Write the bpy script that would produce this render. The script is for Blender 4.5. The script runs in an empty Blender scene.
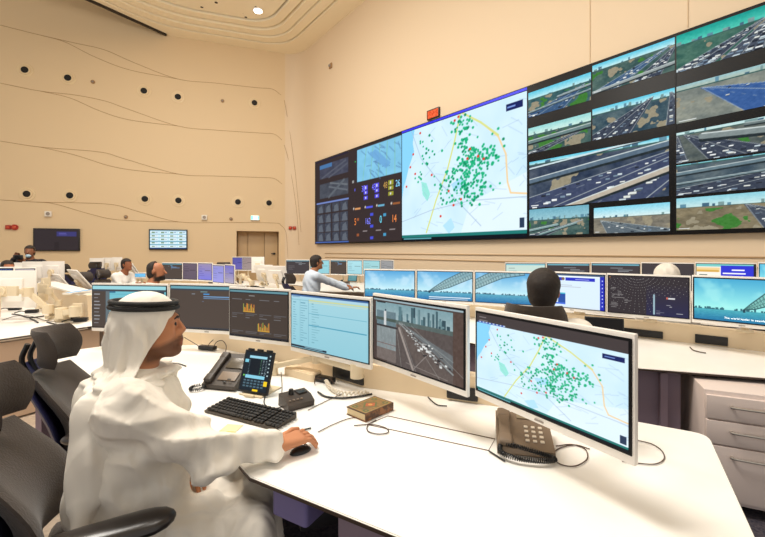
import bpy, bmesh, math, random
import numpy as np
from mathutils import Vector, Matrix
R = math.radians
scene = bpy.context.scene
COL = scene.collection
random.seed(7)
# ------------------------------------------------------------------ survey of the room
F, HZ, CX, EYE = 400.0, 251.0, 382.5, 1.48           # focal length (px), horizon row, centre column, eye height (m)
def P(px, py, Y):                                     # point seen at (px, py), Y metres out
    return Vector((Y*(px-CX)/F, Y, EYE - Y*(py-HZ)/F))
def D(px, py, z):                                     # point seen at (px, py) on the level z
    return P(px, py, (EYE-z)*F/(py-HZ))

cam_d = bpy.data.cameras.new('camera'); cam = bpy.data.objects.new('camera', cam_d); COL.objects.link(cam)
cam.location = (0, 0, EYE); cam.rotation_euler = (R(90), 0, 0)
cam_d.sensor_width = 36; cam_d.lens = F/765*36; cam_d.shift_y = -(268.5-HZ)/765
cam_d.clip_start = .02; cam_d.clip_end = 200
scene.camera = cam
vs = scene.view_settings
scene.display_settings.display_device = 'sRGB'
vs.view_transform = 'Standard'; vs.look = 'None'; vs.gamma = 1; vs.use_curve_mapping = False; vs.exposure = .18

# ------------------------------------------------------------------ materials
def lin(c):
    a = np.asarray(c, dtype=float)/255
    return np.where(a <= .04045, a/12.92, ((a+.055)/1.055)**2.4)
def lin4(c): return tuple(float(x) for x in lin(c)) + (1,)
MATS = {}
def mat(name, col, rough=.5, metal=0, spec=.5, noise=None, bump=None, folds=None, emit=None, es=1, trans=0, alpha=1, sheen=0):
    if name in MATS: return MATS[name]
    m = bpy.data.materials.new(name); m.use_nodes = True
    nt = m.node_tree; b = nt.nodes['Principled BSDF']
    b.inputs['Base Color'].default_value = lin4(col)
    b.inputs['Roughness'].default_value = rough; b.inputs['Metallic'].default_value = metal
    b.inputs['Specular IOR Level'].default_value = spec
    if sheen: b.inputs['Sheen Weight'].default_value = sheen
    if trans: b.inputs['Transmission Weight'].default_value = trans
    if emit is not None:
        b.inputs['Emission Color'].default_value = lin4(emit); b.inputs['Emission Strength'].default_value = es
    tc = None
    if noise or bump: tc = nt.nodes.new('ShaderNodeTexCoord')
    if noise:                                        # noise = (scale, second colour, contrast lo, hi)
        sc, c2, lo, hi = noise
        n = nt.nodes.new('ShaderNodeTexNoise'); n.inputs['Scale'].default_value = sc; n.inputs['Detail'].default_value = 6
        nt.links.new(tc.outputs['Object'], n.inputs['Vector'])
        r = nt.nodes.new('ShaderNodeValToRGB'); r.color_ramp.elements[0].position = lo; r.color_ramp.elements[1].position = hi
        r.color_ramp.elements[0].color = lin4(col); r.color_ramp.elements[1].color = lin4(c2)
        nt.links.new(n.outputs['Fac'], r.inputs['Fac']); nt.links.new(r.outputs['Color'], b.inputs['Base Color'])
    if bump:                                         # bump = (scale, strength)
        n = nt.nodes.new('ShaderNodeTexNoise'); n.inputs['Scale'].default_value = bump[0]; n.inputs['Detail'].default_value = 4
        nt.links.new(tc.outputs['Object'], n.inputs['Vector'])
        bu = nt.nodes.new('ShaderNodeBump'); bu.inputs['Strength'].default_value = bump[1]; bu.inputs['Distance'].default_value = .01
        nt.links.new(n.outputs['Fac'], bu.inputs['Height']); nt.links.new(bu.outputs['Normal'], b.inputs['Normal'])
    if folds:                                        # soft creases running down the cloth
        tc = nt.nodes.new('ShaderNodeTexCoord'); mp = nt.nodes.new('ShaderNodeMapping'); mp.inputs['Scale'].default_value = (1, 1, .38); mp.inputs['Rotation'].default_value = (.35, .25, 0)
        n = nt.nodes.new('ShaderNodeTexNoise'); n.inputs['Scale'].default_value = folds[0]; n.inputs['Detail'].default_value = 1.6; n.inputs['Distortion'].default_value = 1.2
        nt.links.new(tc.outputs['Object'], mp.inputs['Vector']); nt.links.new(mp.outputs['Vector'], n.inputs['Vector'])
        bu = nt.nodes.new('ShaderNodeBump'); bu.inputs['Strength'].default_value = folds[1]; bu.inputs['Distance'].default_value = .05
        nt.links.new(n.outputs['Fac'], bu.inputs['Height']); nt.links.new(bu.outputs['Normal'], b.inputs['Normal'])
    MATS[name] = m
    return m
def attr_mat(name, rough=.5, emission=0.0, spec=.5, bump=None):   # colour comes from the mesh's own colour attribute
    if name in MATS: return MATS[name]
    m = bpy.data.materials.new(name); m.use_nodes = True
    nt = m.node_tree; b = nt.nodes['Principled BSDF']
    a = nt.nodes.new('ShaderNodeAttribute'); a.attribute_name = 'col'
    b.inputs['Roughness'].default_value = rough; b.inputs['Specular IOR Level'].default_value = spec
    if emission:
        b.inputs['Base Color'].default_value = (.006, .006, .007, 1)
        nt.links.new(a.outputs['Color'], b.inputs['Emission Color']); b.inputs['Emission Strength'].default_value = emission
    else:
        nt.links.new(a.outputs['Color'], b.inputs['Base Color'])
    if bump:
        tc = nt.nodes.new('ShaderNodeTexCoord'); n = nt.nodes.new('ShaderNodeTexNoise'); n.inputs['Scale'].default_value = bump[0]
        nt.links.new(tc.outputs['Object'], n.inputs['Vector'])
        bu = nt.nodes.new('ShaderNodeBump'); bu.inputs['Strength'].default_value = bump[1]; bu.inputs['Distance'].default_value = .005
        nt.links.new(n.outputs['Fac'], bu.inputs['Height']); nt.links.new(bu.outputs['Normal'], b.inputs['Normal'])
    MATS[name] = m
    return m

# ------------------------------------------------------------------ objects
def tag(o, label=None, cat=None, group=None, kind=None):
    if label: o['label'] = label
    if cat: o['category'] = cat
    if group: o['group'] = group
    if kind: o['kind'] = kind
    return o
MW = {}                                              # root -> its world matrix
def thing(name, label, cat, loc=(0, 0, 0), rz=0, group=None, tilt=0):
    o = bpy.data.objects.new(name, None); COL.objects.link(o)
    o.empty_display_size = .1; loc = (*loc, 0) if len(loc) == 2 else tuple(loc)
    o.location = loc; o.rotation_euler = (tilt, 0, rz)
    MW[o] = Matrix.Translation(Vector(loc)) @ Matrix.Rotation(rz, 4, 'Z') @ Matrix.Rotation(tilt, 4, 'X')
    return tag(o, label, cat, group)
def link_mesh(name, me, m, parent=None, label=None, world=False):
    o = bpy.data.objects.new(name, me); COL.objects.link(o)
    if m is not None and not me.materials: me.materials.append(m)
    if parent is not None:
        o.parent = parent
        if world:
            r = parent
            while r.parent is not None: r = r.parent
            me.transform(MW[r].inverted())
    if label: o['label'] = label
    return o
class MB:
    def __init__(s): s.bm = bmesh.new()
    def _add(s, tmp, M=None):
        if M is not None: bmesh.ops.transform(tmp, matrix=M, verts=tmp.verts)
        me = bpy.data.meshes.new('t'); tmp.to_mesh(me); tmp.free(); s.bm.from_mesh(me); bpy.data.meshes.remove(me)
        return s
    def box(s, c, size, rz=0, bev=0, seg=2, M=None):
        t = bmesh.new(); bmesh.ops.create_cube(t, size=1)
        bmesh.ops.scale(t, vec=size, verts=t.verts)
        if bev: bmesh.ops.bevel(t, geom=t.edges[:], offset=bev, segments=seg, affect='EDGES', profile=.6)
        X = Matrix.Translation(Vector(c)) @ Matrix.Rotation(rz, 4, 'Z')
        return s._add(t, X if M is None else M @ X)
    def obox(s, c, size, M3, bev=0, seg=2):           # box along its own axes (3x3 matrix)
        t = bmesh.new(); bmesh.ops.create_cube(t, size=1); bmesh.ops.scale(t, vec=size, verts=t.verts)
        if bev: bmesh.ops.bevel(t, geom=t.edges[:], offset=bev, segments=seg, affect='EDGES', profile=.6)
        return s._add(t, Matrix.Translation(Vector(c)) @ M3.to_4x4())
    def cyl(s, a, b, r, r2=None, n=16):
        a, b = Vector(a), Vector(b); d = b-a
        t = bmesh.new(); bmesh.ops.create_cone(t, cap_ends=True, segments=n, radius1=r, radius2=r if r2 is None else r2, depth=d.length)
        return s._add(t, Matrix.Translation((a+b)/2) @ d.to_track_quat('Z', 'Y').to_matrix().to_4x4())
    def ball(s, c, r, sc=(1, 1, 1), n=16):
        t = bmesh.new(); bmesh.ops.create_uvsphere(t, u_segments=n, v_segments=n//2+2, radius=r)
        return s._add(t, Matrix.Translation(Vector(c)) @ Matrix.Diagonal((*sc, 1)))
    def bar(s, a, b, w, h, up=(0, 0, 1), bev=0):      # a bar from a to b, w wide, h high
        a, b = Vector(a), Vector(b); d = (b-a); L = d.length; x = d.normalized()
        y = Vector(up).cross(x).normalized(); z = x.cross(y)
        return s.obox((a+b)/2, (L, w, h), Matrix((x, y, z)).transposed(), bev)
    def tube(s, pts, r, n=8, closed=False, smooth=0):
        pts = [Vector(p) for p in pts]
        if smooth: pts = spline(pts, smooth, closed)
        N = len(pts); rings = []
        prev = None
        for i, p in enumerate(pts):
            if closed: t = (pts[(i+1) % N]-pts[i-1])
            else: t = pts[min(i+1, N-1)]-pts[max(i-1, 0)]
            t = t.normalized() if t.length > 1e-9 else Vector((0, 0, 1))
            if prev is None:
                a = Vector((0, 0, 1)) if abs(t.z) < .9 else Vector((1, 0, 0))
                nrm = (a - t*a.dot(t)).normalized()
            else:
                nrm = prev - t*prev.dot(t)
                nrm = nrm.normalized() if nrm.length > 1e-6 else t.orthogonal().normalized()
            prev = nrm; bn = t.cross(nrm)
            rr = r[i*len(r)//N] if isinstance(r, (list, tuple)) else r
            rings.append([s.bm.verts.new(p + (nrm*math.cos(k*2*math.pi/n) + bn*math.sin(k*2*math.pi/n))*rr) for k in range(n)])
        M = N if closed else N-1
        for i in range(M):
            A, B = rings[i], rings[(i+1) % N]
            for k in range(n): s.bm.faces.new((A[k], A[(k+1) % n], B[(k+1) % n], B[k]))
        if not closed:
            s.bm.faces.new(rings[0][::-1]); s.bm.faces.new(rings[-1])
        return s
    def prism(s, poly, z0, z1, bev=0, seg=3):         # plan polygon (CCW) pulled up from z0 to z1
        t = bmesh.new()
        lo = [t.verts.new((x, y, z0)) for x, y in poly]; hi = [t.verts.new((x, y, z1)) for x, y in poly]
        n = len(poly)
        t.faces.new(lo[::-1]); top = t.faces.new(hi)
        for i in range(n): t.faces.new((lo[i], lo[(i+1) % n], hi[(i+1) % n], hi[i]))
        bmesh.ops.recalc_face_normals(t, faces=t.faces[:])
        if bev: bmesh.ops.bevel(t, geom=list(top.edges), offset=bev, segments=seg, affect='EDGES')
        return s._add(t)
    def ribbon(s, line, z0, z1, th, inner=1):          # standing strip along a plan line, th thick
        L = [Vector((p[0], p[1])) for p in line]; N = len(L); off = []
        for i in range(N):
            d = (L[min(i+1, N-1)]-L[max(i-1, 0)]).normalized(); off.append(L[i] + Vector((-d.y, d.x))*th*inner)
        poly = [tuple(p) for p in L] + [tuple(p) for p in off[::-1]]
        for i in range(N-1):
            q = [L[i], L[i+1], off[i+1], off[i]]
        t = bmesh.new()
        A = [[t.verts.new((p.x, p.y, z)) for p in X] for X, z in ((L, z0), (L, z1), (off, z1), (off, z0))]
        for k in range(4):
            for i in range(N-1): t.faces.new((A[k][i], A[k][i+1], A[(k+1) % 4][i+1], A[(k+1) % 4][i]))
        t.faces.new([A[k][0] for k in range(4)]); t.faces.new([A[k][-1] for k in range(4)])
        bmesh.ops.recalc_face_normals(t, faces=t.faces[:])
        return s._add(t)
    def loft(s, rings, cap=True):
        V = [[s.bm.verts.new(Vector(p)) for p in r] for r in rings]; n = len(V[0])
        for i in range(len(V)-1):
            for k in range(n): s.bm.faces.new((V[i][k], V[i][(k+1) % n], V[i+1][(k+1) % n], V[i+1][k]))
        if cap: s.bm.faces.new(V[0][::-1]); s.bm.faces.new(V[-1])
        return s
    def build(s, name, m, parent=None, label=None, world=False, smooth=True, ang=35):
        bmesh.ops.recalc_face_normals(s.bm, faces=s.bm.faces[:])
        if smooth:
            for f in s.bm.faces: f.smooth = True
            for e in s.bm.edges:
                if len(e.link_faces) == 2 and e.calc_face_angle(0) > R(ang): e.smooth = False
        me = bpy.data.meshes.new(name); s.bm.to_mesh(me); s.bm.free()
        return link_mesh(name, me, m, parent, label, world)
def spline(pts, k, closed=False):
    N = len(pts); out = []
    rng = range(N) if closed else range(N-1)
    for i in rng:
        p0 = pts[i-1] if (closed or i > 0) else pts[0]*2-pts[1]
        p1 = pts[i]; p2 = pts[(i+1) % N]
        p3 = pts[(i+2) % N] if (closed or i+2 < N) else pts[-1]*2-pts[-2]
        for j in range(k):
            t = j/k
            out.append(.5*((2*p1) + (p2-p0)*t + (2*p0-5*p1+4*p2-p3)*t*t + (3*p1-p0-3*p2+p3)*t**3))
    if not closed: out.append(pts[-1])
    return out
def round_poly(poly, radii, n=8):                     # plan polygon with rounded corners
    out = []; N = len(poly)
    for i in range(N):
        p = Vector(poly[i]); a = Vector(poly[i-1]); b = Vector(poly[(i+1) % N])
        r = radii[i] if isinstance(radii, (list, tuple)) else radii
        if not r: out.append(tuple(p)); continue
        da, db = (a-p).normalized(), (b-p).normalized()
        ang = math.acos(max(-1, min(1, da.dot(db))))
        d = min(r/math.tan(ang/2), (a-p).length*.49, (b-p).length*.49)
        p0, p1 = p+da*d, p+db*d
        for k in range(n+1):
            t = k/n; out.append(tuple(p0*(1-t)**2 + p*2*t*(1-t) + p1*t*t))
    return out
def text_mesh(name, body, size, m, parent, M, label=None, align='CENTER'):   # flat lettering, M places it in the parent's frame
    cu = bpy.data.curves.new('t', 'FONT'); cu.body = body; cu.size = size; cu.align_x = align; cu.align_y = 'CENTER'
    cu.extrude = .0003; cu.resolution_u = 3
    o = bpy.data.objects.new('t', cu); COL.objects.link(o)
    dg = bpy.context.evaluated_depsgraph_get(); dg.update()
    me = bpy.data.meshes.new_from_object(o.evaluated_get(dg)); me.materials.clear()
    bpy.data.objects.remove(o); bpy.data.curves.remove(cu)
    me.transform(M); me.name = name
    return link_mesh(name, me, m, parent, label)
def grid_mesh(name, img, w, h, gain=1.0):             # a w x h screen face in local XZ, its picture held as a colour attribute
    H, W = img.shape[:2]
    xs = np.linspace(-w/2, w/2, W); zs = np.linspace(h, 0, H)
    X, Z = np.meshgrid(xs, zs)
    co = np.stack([X, np.zeros_like(X), Z], -1).reshape(-1, 3).astype(np.float32)
    idx = np.arange(H*W).reshape(H, W)
    q = np.stack([idx[1:, :-1], idx[1:, 1:], idx[:-1, 1:], idx[:-1, :-1]], -1).reshape(-1, 4)
    me = np_mesh(name, co, q)
    set_col(me, lin(np.clip(img, 0, 255)).reshape(-1, 3)*gain)
    return me
def np_mesh(name, co, q, smooth=False):
    me = bpy.data.meshes.new(name)
    me.vertices.add(len(co)); me.vertices.foreach_set('co', np.asarray(co, np.float32).ravel())
    me.loops.add(q.size); me.loops.foreach_set('vertex_index', q.astype(np.int32).ravel())
    me.polygons.add(len(q)); me.polygons.foreach_set('loop_start', (np.arange(len(q))*4).astype(np.int32))
    me.polygons.foreach_set('use_smooth', np.full(len(q), smooth))
    me.update(calc_edges=True); me.validate()
    return me
def set_col(me, c):
    a = me.color_attributes.new('col', 'FLOAT_COLOR', 'POINT')
    a.data.foreach_set('color', np.concatenate([c, np.ones((len(c), 1))], 1).astype(np.float32).ravel())

# ------------------------------------------------------------------ bodies and cloth: distance fields turned into one smooth skin
def skin(field, lo, hi, vox, name):
    lo, hi = np.array(lo, float), np.array(hi, float)
    n = np.ceil((hi-lo)/vox).astype(int)+1
    ax = [lo[i]+np.arange(n[i])*vox for i in range(3)]
    d = field(ax).astype(np.float32)
    s = d < 0
    c = np.zeros(tuple(n-1), np.int8)
    corners = [(i, j, k) for i in (0, 1) for j in (0, 1) for k in (0, 1)]
    sl = lambda o: tuple(slice(o[a], n[a]-1+o[a]) for a in range(3))
    for o in corners: c += s[sl(o)]
    act = (c > 0) & (c < 8)
    I = np.argwhere(act); vid = np.full(act.shape, -1, np.int32); vid[act] = np.arange(len(I))
    acc = np.zeros((len(I), 3)); cnt = np.zeros(len(I))
    dv = {o: d[I[:, 0]+o[0], I[:, 1]+o[1], I[:, 2]+o[2]] for o in corners}
    for o in corners:
        for a in range(3):
            if o[a]: continue
            p = list(o); p[a] = 1; p = tuple(p)
            d0, d1 = dv[o], dv[p]; m = (d0 < 0) != (d1 < 0)
            t = np.where(m, d0/np.where(m, d0-d1, 1), 0)
            pt = np.repeat(np.array(o, float)[None], len(I), 0); pt[:, a] = t
            acc[m] += pt[m]; cnt[m] += 1
    co = (I + acc/np.maximum(cnt, 1)[:, None])*vox + lo
    Q = []
    for a in range(3):
        b, e = (a+1) % 3, (a+2) % 3
        s0 = [slice(None)]*3; s1 = [slice(None)]*3; s0[a] = slice(0, n[a]-1); s1[a] = slice(1, n[a])
        A, B = s[tuple(s0)], s[tuple(s1)]
        E = np.argwhere(A != B)
        ok = (E[:, b] > 0) & (E[:, e] > 0) & (E[:, b] < n[b]-1) & (E[:, e] < n[e]-1); E = E[ok]
        fl = A[E[:, 0], E[:, 1], E[:, 2]]
        def v(db, de):
            X = E.copy(); X[:, b] -= db; X[:, e] -= de
            return vid[X[:, 0], X[:, 1], X[:, 2]]
        q = np.stack([v(1, 1), v(0, 1), v(0, 0), v(1, 0)], 1)
        q[~fl] = q[~fl][:, ::-1]
        Q.append(q)
    return np_mesh(name, co, np.concatenate(Q), True), co
def smin(a, b, k):
    h = np.clip(.5+.5*(b-a)/k, 0, 1)
    return b+(a-b)*h - k*h*(1-h)
class Field:
    """Primitives in a person's own frame; each works only on the part of the grid near it."""
    def __init__(s): s.ops = []
    def cone(s, a, b, ra, rb, k=.02): s.ops.append(('c', np.array(a, float), np.array(b, float), ra, rb, k)); return s
    def ell(s, c, r, k=.03, rot=None): s.ops.append(('e', np.array(c, float), np.array(r, float), rot, None, k)); return s
    def cut(s, fn): s.ops.append(('f', fn, None, None, None, 0)); return s
    def chain(s, pts, rs, k=.015):
        for i in range(len(pts)-1): s.cone(pts[i], pts[i+1], rs[i], rs[i+1], k)
        return s
    def bounds(s, pad=.03):
        L, U = [], []
        for o in s.ops:
            if o[0] == 'c': r = max(o[3], o[4]); L.append(np.minimum(o[1], o[2])-r); U.append(np.maximum(o[1], o[2])+r)
            elif o[0] == 'e': r = o[2] if o[3] is None else np.full(3, o[2].max()); L.append(o[1]-r); U.append(o[1]+r)
        return np.min(L, 0)-pad, np.max(U, 0)+pad
    def __call__(s, ax):
        d = np.full(tuple(len(a) for a in ax), 1.0, np.float32)
        for o in s.ops:
            if o[0] == 'f':
                X, Y, Z = np.meshgrid(*ax, indexing='ij', sparse=True); d = np.asarray(o[1](X, Y, Z, d), np.float32); continue
            k = o[5]; pad = .05+k
            if o[0] == 'c': r = max(o[3], o[4]); lo, hi = np.minimum(o[1], o[2])-r-pad, np.maximum(o[1], o[2])+r+pad
            else: r = o[2] if o[3] is None else np.full(3, o[2].max()); lo, hi = o[1]-r-pad, o[1]+r+pad
            i0 = [int(np.searchsorted(ax[i], lo[i])) for i in range(3)]; i1 = [int(np.searchsorted(ax[i], hi[i])) for i in range(3)]
            if any(i1[i] <= i0[i] for i in range(3)): continue
            sl = tuple(slice(i0[i], i1[i]) for i in range(3))
            X, Y, Z = np.meshgrid(*[ax[i][sl[i]].astype(np.float32) for i in range(3)], indexing='ij', sparse=True)
            if o[0] == 'c':
                a, b = o[1], o[2]; ab = b-a; L2 = max(float(ab@ab), 1e-9)
                t = np.clip(((X-a[0])*ab[0]+(Y-a[1])*ab[1]+(Z-a[2])*ab[2])/L2, 0, 1)
                q = np.sqrt((X-a[0]-t*ab[0])**2+(Y-a[1]-t*ab[1])**2+(Z-a[2]-t*ab[2])**2) - (o[3]+(o[4]-o[3])*t)
            else:
                x, y, z = X-o[1][0], Y-o[1][1], Z-o[1][2]
                if o[3] is not None:
                    M = np.array(o[3]); x, y, z = (M[0, 0]*x+M[1, 0]*y+M[2, 0]*z, M[0, 1]*x+M[1, 1]*y+M[2, 1]*z, M[0, 2]*x+M[1, 2]*y+M[2, 2]*z)
                rx, ry, rz = o[2]
                k0 = np.sqrt((x/rx)**2+(y/ry)**2+(z/rz)**2); k1 = np.sqrt((x/rx**2)**2+(y/ry**2)**2+(z/rz**2)**2)
                q = k0*(k0-1)/np.maximum(k1, 1e-6)
            d[sl] = smin(d[sl], q, k)
        return d
    def mesh(s, name, vox, m, parent, label=None, colour=None, lo=None, hi=None):
        b0, b1 = s.bounds()
        me, co = skin(s, b0 if lo is None else lo, b1 if hi is None else hi, vox, name)
        if colour is not None: set_col(me, colour(co))
        return link_mesh(name, me, m, parent, label)
# ------------------------------------------------------------------ pictures shown by the screens (row 0 is the top)
class Cv:
    def __init__(s, W, H, c=(0, 0, 0)):
        s.W, s.H = W, H; s.a = np.empty((H, W, 3)); s.a[:] = c
        s.y, s.x = np.mgrid[0:H, 0:W]; s.x = (s.x+.5)/W; s.y = (s.y+.5)/H
    def rect(s, x0, y0, x1, y1, c, al=1):
        i0, i1 = int(round(x0*s.W)), max(int(round(x1*s.W)), int(round(x0*s.W))+1)
        j0, j1 = int(round(y0*s.H)), max(int(round(y1*s.H)), int(round(y0*s.H))+1)
        r = s.a[max(j0, 0):max(j1, 0), max(i0, 0):max(i1, 0)]; r[:] = r*(1-al)+np.array(c, float)*al; return s
    def grad(s, x0, y0, x1, y1, c0, c1):
        i0, i1, j0, j1 = int(round(x0*s.W)), int(round(x1*s.W)), int(round(y0*s.H)), int(round(y1*s.H))
        if j1 <= j0: return s
        t = np.linspace(0, 1, j1-j0)[:, None, None]; s.a[j0:j1, i0:i1] = np.array(c0, float)*(1-t)+np.array(c1, float)*t; return s
    def poly(s, pts, c, al=1):
        m = np.zeros((s.H, s.W), bool); n = len(pts)
        for i in range(n):
            (xa, ya), (xb, yb) = pts[i], pts[(i+1) % n]
            if ya == yb: continue
            k = ((ya > s.y) != (yb > s.y)) & (s.x < (xb-xa)*(s.y-ya)/(yb-ya)+xa); m ^= k
        s.a[m] = s.a[m]*(1-al)+np.array(c, float)*al; return s
    def line(s, pts, w, c, al=1):                     # w as a share of the height
        asp = s.W/s.H
        for i in range(len(pts)-1):
            ax, ay = pts[i][0]*asp, pts[i][1]; bx, by = pts[i+1][0]*asp, pts[i+1][1]
            dx, dy = bx-ax, by-ay; L = dx*dx+dy*dy+1e-12
            X = s.x*asp
            t = np.clip(((X-ax)*dx+(s.y-ay)*dy)/L, 0, 1)
            d = np.hypot(X-ax-t*dx, s.y-ay-t*dy)
            m = np.clip((w/2-d)*s.H+.5, 0, 1)*al
            s.a = s.a*(1-m[..., None])+np.array(c, float)*m[..., None]
        return s
    def disc(s, x, y, r, c, al=1):
        asp = s.W/s.H; d = np.hypot((s.x-x)*asp, s.y-y); m = np.clip((r-d)*s.H+.5, 0, 1)*al
        s.a = s.a*(1-m[..., None])+np.array(c, float)*m[..., None]; return s
    def noise(s, amp, scale, rng, x0=0, y0=0, x1=1, y1=1, col=(1, 1, 1)):
        i0, i1, j0, j1 = int(round(x0*s.W)), int(round(x1*s.W)), int(round(y0*s.H)), int(round(y1*s.H))
        if i1 <= i0 or j1 <= j0: return s
        n = vnoise(i1-i0, j1-j0, scale, rng)
        s.a[j0:j1, i0:i1] += amp*(n[..., None]-.5)*2*np.array(col); return s
    def rows(s, x0, y0, x1, n, dy, c, rng, h=.012, lo=.3, al=1):  # lines of unreadably small writing
        for k in range(n):
            s.rect(x0, y0+k*dy, x0+(x1-x0)*rng.uniform(lo, 1), y0+k*dy+h, c, al)
        return s
def vnoise(w, h, scale, rng):
    out = np.zeros((h, w)); amp = 1; tot = 0
    for o in range(3):
        sc = max(2, int(scale*2**o)); g = rng.random((sc+2, sc*2+2))
        yy = np.linspace(0, sc, h); xx = np.linspace(0, sc*2, w)
        j = yy.astype(int); i = xx.astype(int); fy = (yy-j)[:, None]; fx = (xx-i)[None]
        fy = fy*fy*(3-2*fy); fx = fx*fx*(3-2*fx)
        a = g[j][:, i]; b = g[j][:, i+1]; c = g[j+1][:, i]; d = g[j+1][:, i+1]
        out += amp*((a*(1-fx)+b*fx)*(1-fy)+(c*(1-fx)+d*fx)*fy); tot += amp; amp *= .5
    return out/tot
def city_map(W, H, seed=3, strip=.0, dotr=.008, foot=True):
    r = np.random.default_rng(seed); c = Cv(W, H, (206, 233, 247))
    c.noise(12, 4, r, col=(1, .6, .3))
    T = lambda x, y: (x, strip+(1-strip)*y)
    c.poly([T(0, 0), T(.135, 0), T(.115, .12), T(.13, .2), T(.075, .33), T(.05, .42), T(.02, .5), T(0, .62)], (134, 207, 246))
    c.poly([T(.2, .48), T(.25, .5), T(.285, .6), T(.26, .66), T(.215, .6)], (150, 226, 214))
    c.poly([T(.47, .55), T(.56, .5), T(.58, .56), T(.5, .62)], (170, 218, 246)); c.poly([T(.4, .88), T(.47, .82), T(.5, .9), T(.45, .95)], (176, 222, 248))
    c.poly([T(.62, .72), T(1, .55), T(1, .95), T(.55, .95)], (226, 241, 250), .75)
    for k in range(70):                               # little streets
        x, y = r.uniform(.05, 1), r.uniform(0, .95); a = r.choice([.9, -.75, .2]) + r.normal(0, .15); L = r.uniform(.03, .13)
        c.line([T(x, y), T(x+L*math.cos(a), y+L*math.sin(a))], .006, (150, 176, 204), .38)
    c.line([T(.545, .0), T(.5, .2), T(.44, .42), T(.34, .66), T(.25, .93)], .013, (214, 219, 120))
    c.line([T(.56, .0), T(.7, .12), T(.82, .26), T(.87, .4), T(.88, .6), T(.9, .68), T(1.0, .7)], .012, (240, 205, 150))
    c.line([T(.56, .0), T(.7, .12), T(.82, .25)], .014, (214, 219, 130))
    c.line([T(0, .82), T(.3, .74), T(.62, .7), T(1, .72)], .006, (170, 190, 210))
    c.line([T(.1, .0), T(.2, .28), T(.4, .55), T(.7, .9)], .006, (164, 186, 210))
    G, G2 = (26, 176, 122), (8, 140, 96)
    cl = [(.52, .08, .05, .06, 18), (.6, .1, .04, .05, 14), (.56, .25, .05, .05, 22), (.63, .36, .08, .07, 46), (.57, .47, .07, .06, 40), (.7, .44, .07, .07, 38),
          (.55, .6, .07, .06, 30), (.66, .58, .08, .06, 30), (.62, .7, .08, .05, 20), (.77, .33, .05, .06, 16), (.8, .42, .03, .04, 8), (.46, .5, .05, .05, 12), (.38, .52, .05, .05, 8),
          (.24, .16, .05, .07, 9), (.19, .4, .06, .08, 9), (.28, .3, .07, .1, 8), (.44, .68, .04, .05, 8)]
    for x, y, sx, sy, n in cl:
        for k in range(int(n*1.2)):
            px, py = r.normal(x, sx*.74), r.normal(y, sy*.74)
            if 0 < px < .98 and .01 < py < .9: c.disc(*T(px, py), dotr*r.uniform(.8, 1.25), G if r.random() < .75 else G2)
    for x, y in [(.19, .05), (.12, .22), (.09, .33), (.14, .4), (.05, .5), (.3, .44), (.5, .04), (.53, .02), (.62, .3), (.6, .37), (.68, .37), (.45, .6), (.49, .72), (.38, .8), (.55, .68), (.72, .4)]:
        c.disc(*T(x, y), dotr*1.1, (214, 62, 38))
    c.rect(.87, strip+.05*(1-strip), .975, strip+.1*(1-strip), (22, 34, 92)); c.rows(.88, strip+.068*(1-strip), .965, 1, .02, (120, 150, 220), r)
    c.rect(.955, .86, .985, .93, (40, 58, 84))
    if foot:
        c.rect(0, .945, 1, .968, (30, 118, 112)); c.rect(0, .968, 1, 1, (8, 16, 26)); c.rows(.02, .975, .5, 1, .02, (90, 160, 170), r)
    return c
def cctv(W, H, seed, hz=.25, sky=((92, 196, 224), (190, 232, 236)), roads=(), land=(70, 96, 92), green=.3, cars=40, fly=(), city=8, tone=(1, 1, 1)):
    r = np.random.default_rng(seed); c = Cv(W, H, land)
    c.grad(0, 0, 1, hz, *sky)
    c.noise(34, 5, r, 0, hz, 1, 1, (.9, .8, .6))
    n = vnoise(W, H, 4, r)                            # patches of lawn and sand
    m = (n > 1-green) & (c.y > hz+.06); c.a[m] = (62, 122, 52)
    m = (n < .33) & (c.y > hz+.02); c.a[m] = (150, 142, 120)
    for k in range(city):                             # far skyline
        x = r.random(); h = r.uniform(.02, .12); c.rect(x, hz-h, x+r.uniform(.015, .05), hz+.01, [(96, 140, 160), (120, 150, 150), (70, 104, 126)][k % 3])
    c.rect(0, hz-.008, 1, hz+.02, (62, 96, 92))
    for (vx, vy, b0, b1, col) in roads:
        w = (b1-b0)
        c.poly([(vx-.01, vy), (vx+.02, vy), (b1, 1.02), (b0, 1.02)], col)
        for q in (.0, .49, .97): c.line([(vx+.01*q, vy), (b0+w*q, 1.02)], .012, (196, 204, 200), .8)
        for q in (.25, .74): 
            for t in np.arange(.1, 1, .12): c.line([(vx+(b0+w*q-vx)*t, vy+(1.02-vy)*t), (vx+(b0+w*q-vx)*(t+.04), vy+(1.02-vy)*(t+.04))], .008, (170, 180, 180), .7)
        for k in range(cars):
            t = r.random()**.7; q = r.choice([.12, .37, .62, .86]); x = vx+(b0+w*q-vx)*t; y = vy+(1.02-vy)*t; sz = .012+.04*t
            cc = [(236, 240, 240), (200, 214, 220), (40, 46, 58), (120, 140, 160), (222, 226, 220)][r.integers(5)]
            c.rect(x-sz*.45, y-sz*.5, x+sz*.45, y+sz*.5, cc); c.rect(x-sz*.45, y+sz*.2, x+sz*.45, y+sz*.5, (30, 36, 44), .6)
    for (a, b, w, col) in fly:
        c.line([(a[0], a[1]+w*.6), (b[0], b[1]+w*.6)], w*.8, (34, 44, 48)); c.line([a, b], w, col); c.line([(a[0], a[1]-w*.45), (b[0], b[1]-w*.45)], w*.18, (214, 224, 222))
    c.noise(12, 26, r)
    c.rows(.02, .93, .2, 1, .05, (230, 235, 235), r, .02)
    c.a *= np.array(tone)
    return c
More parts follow.
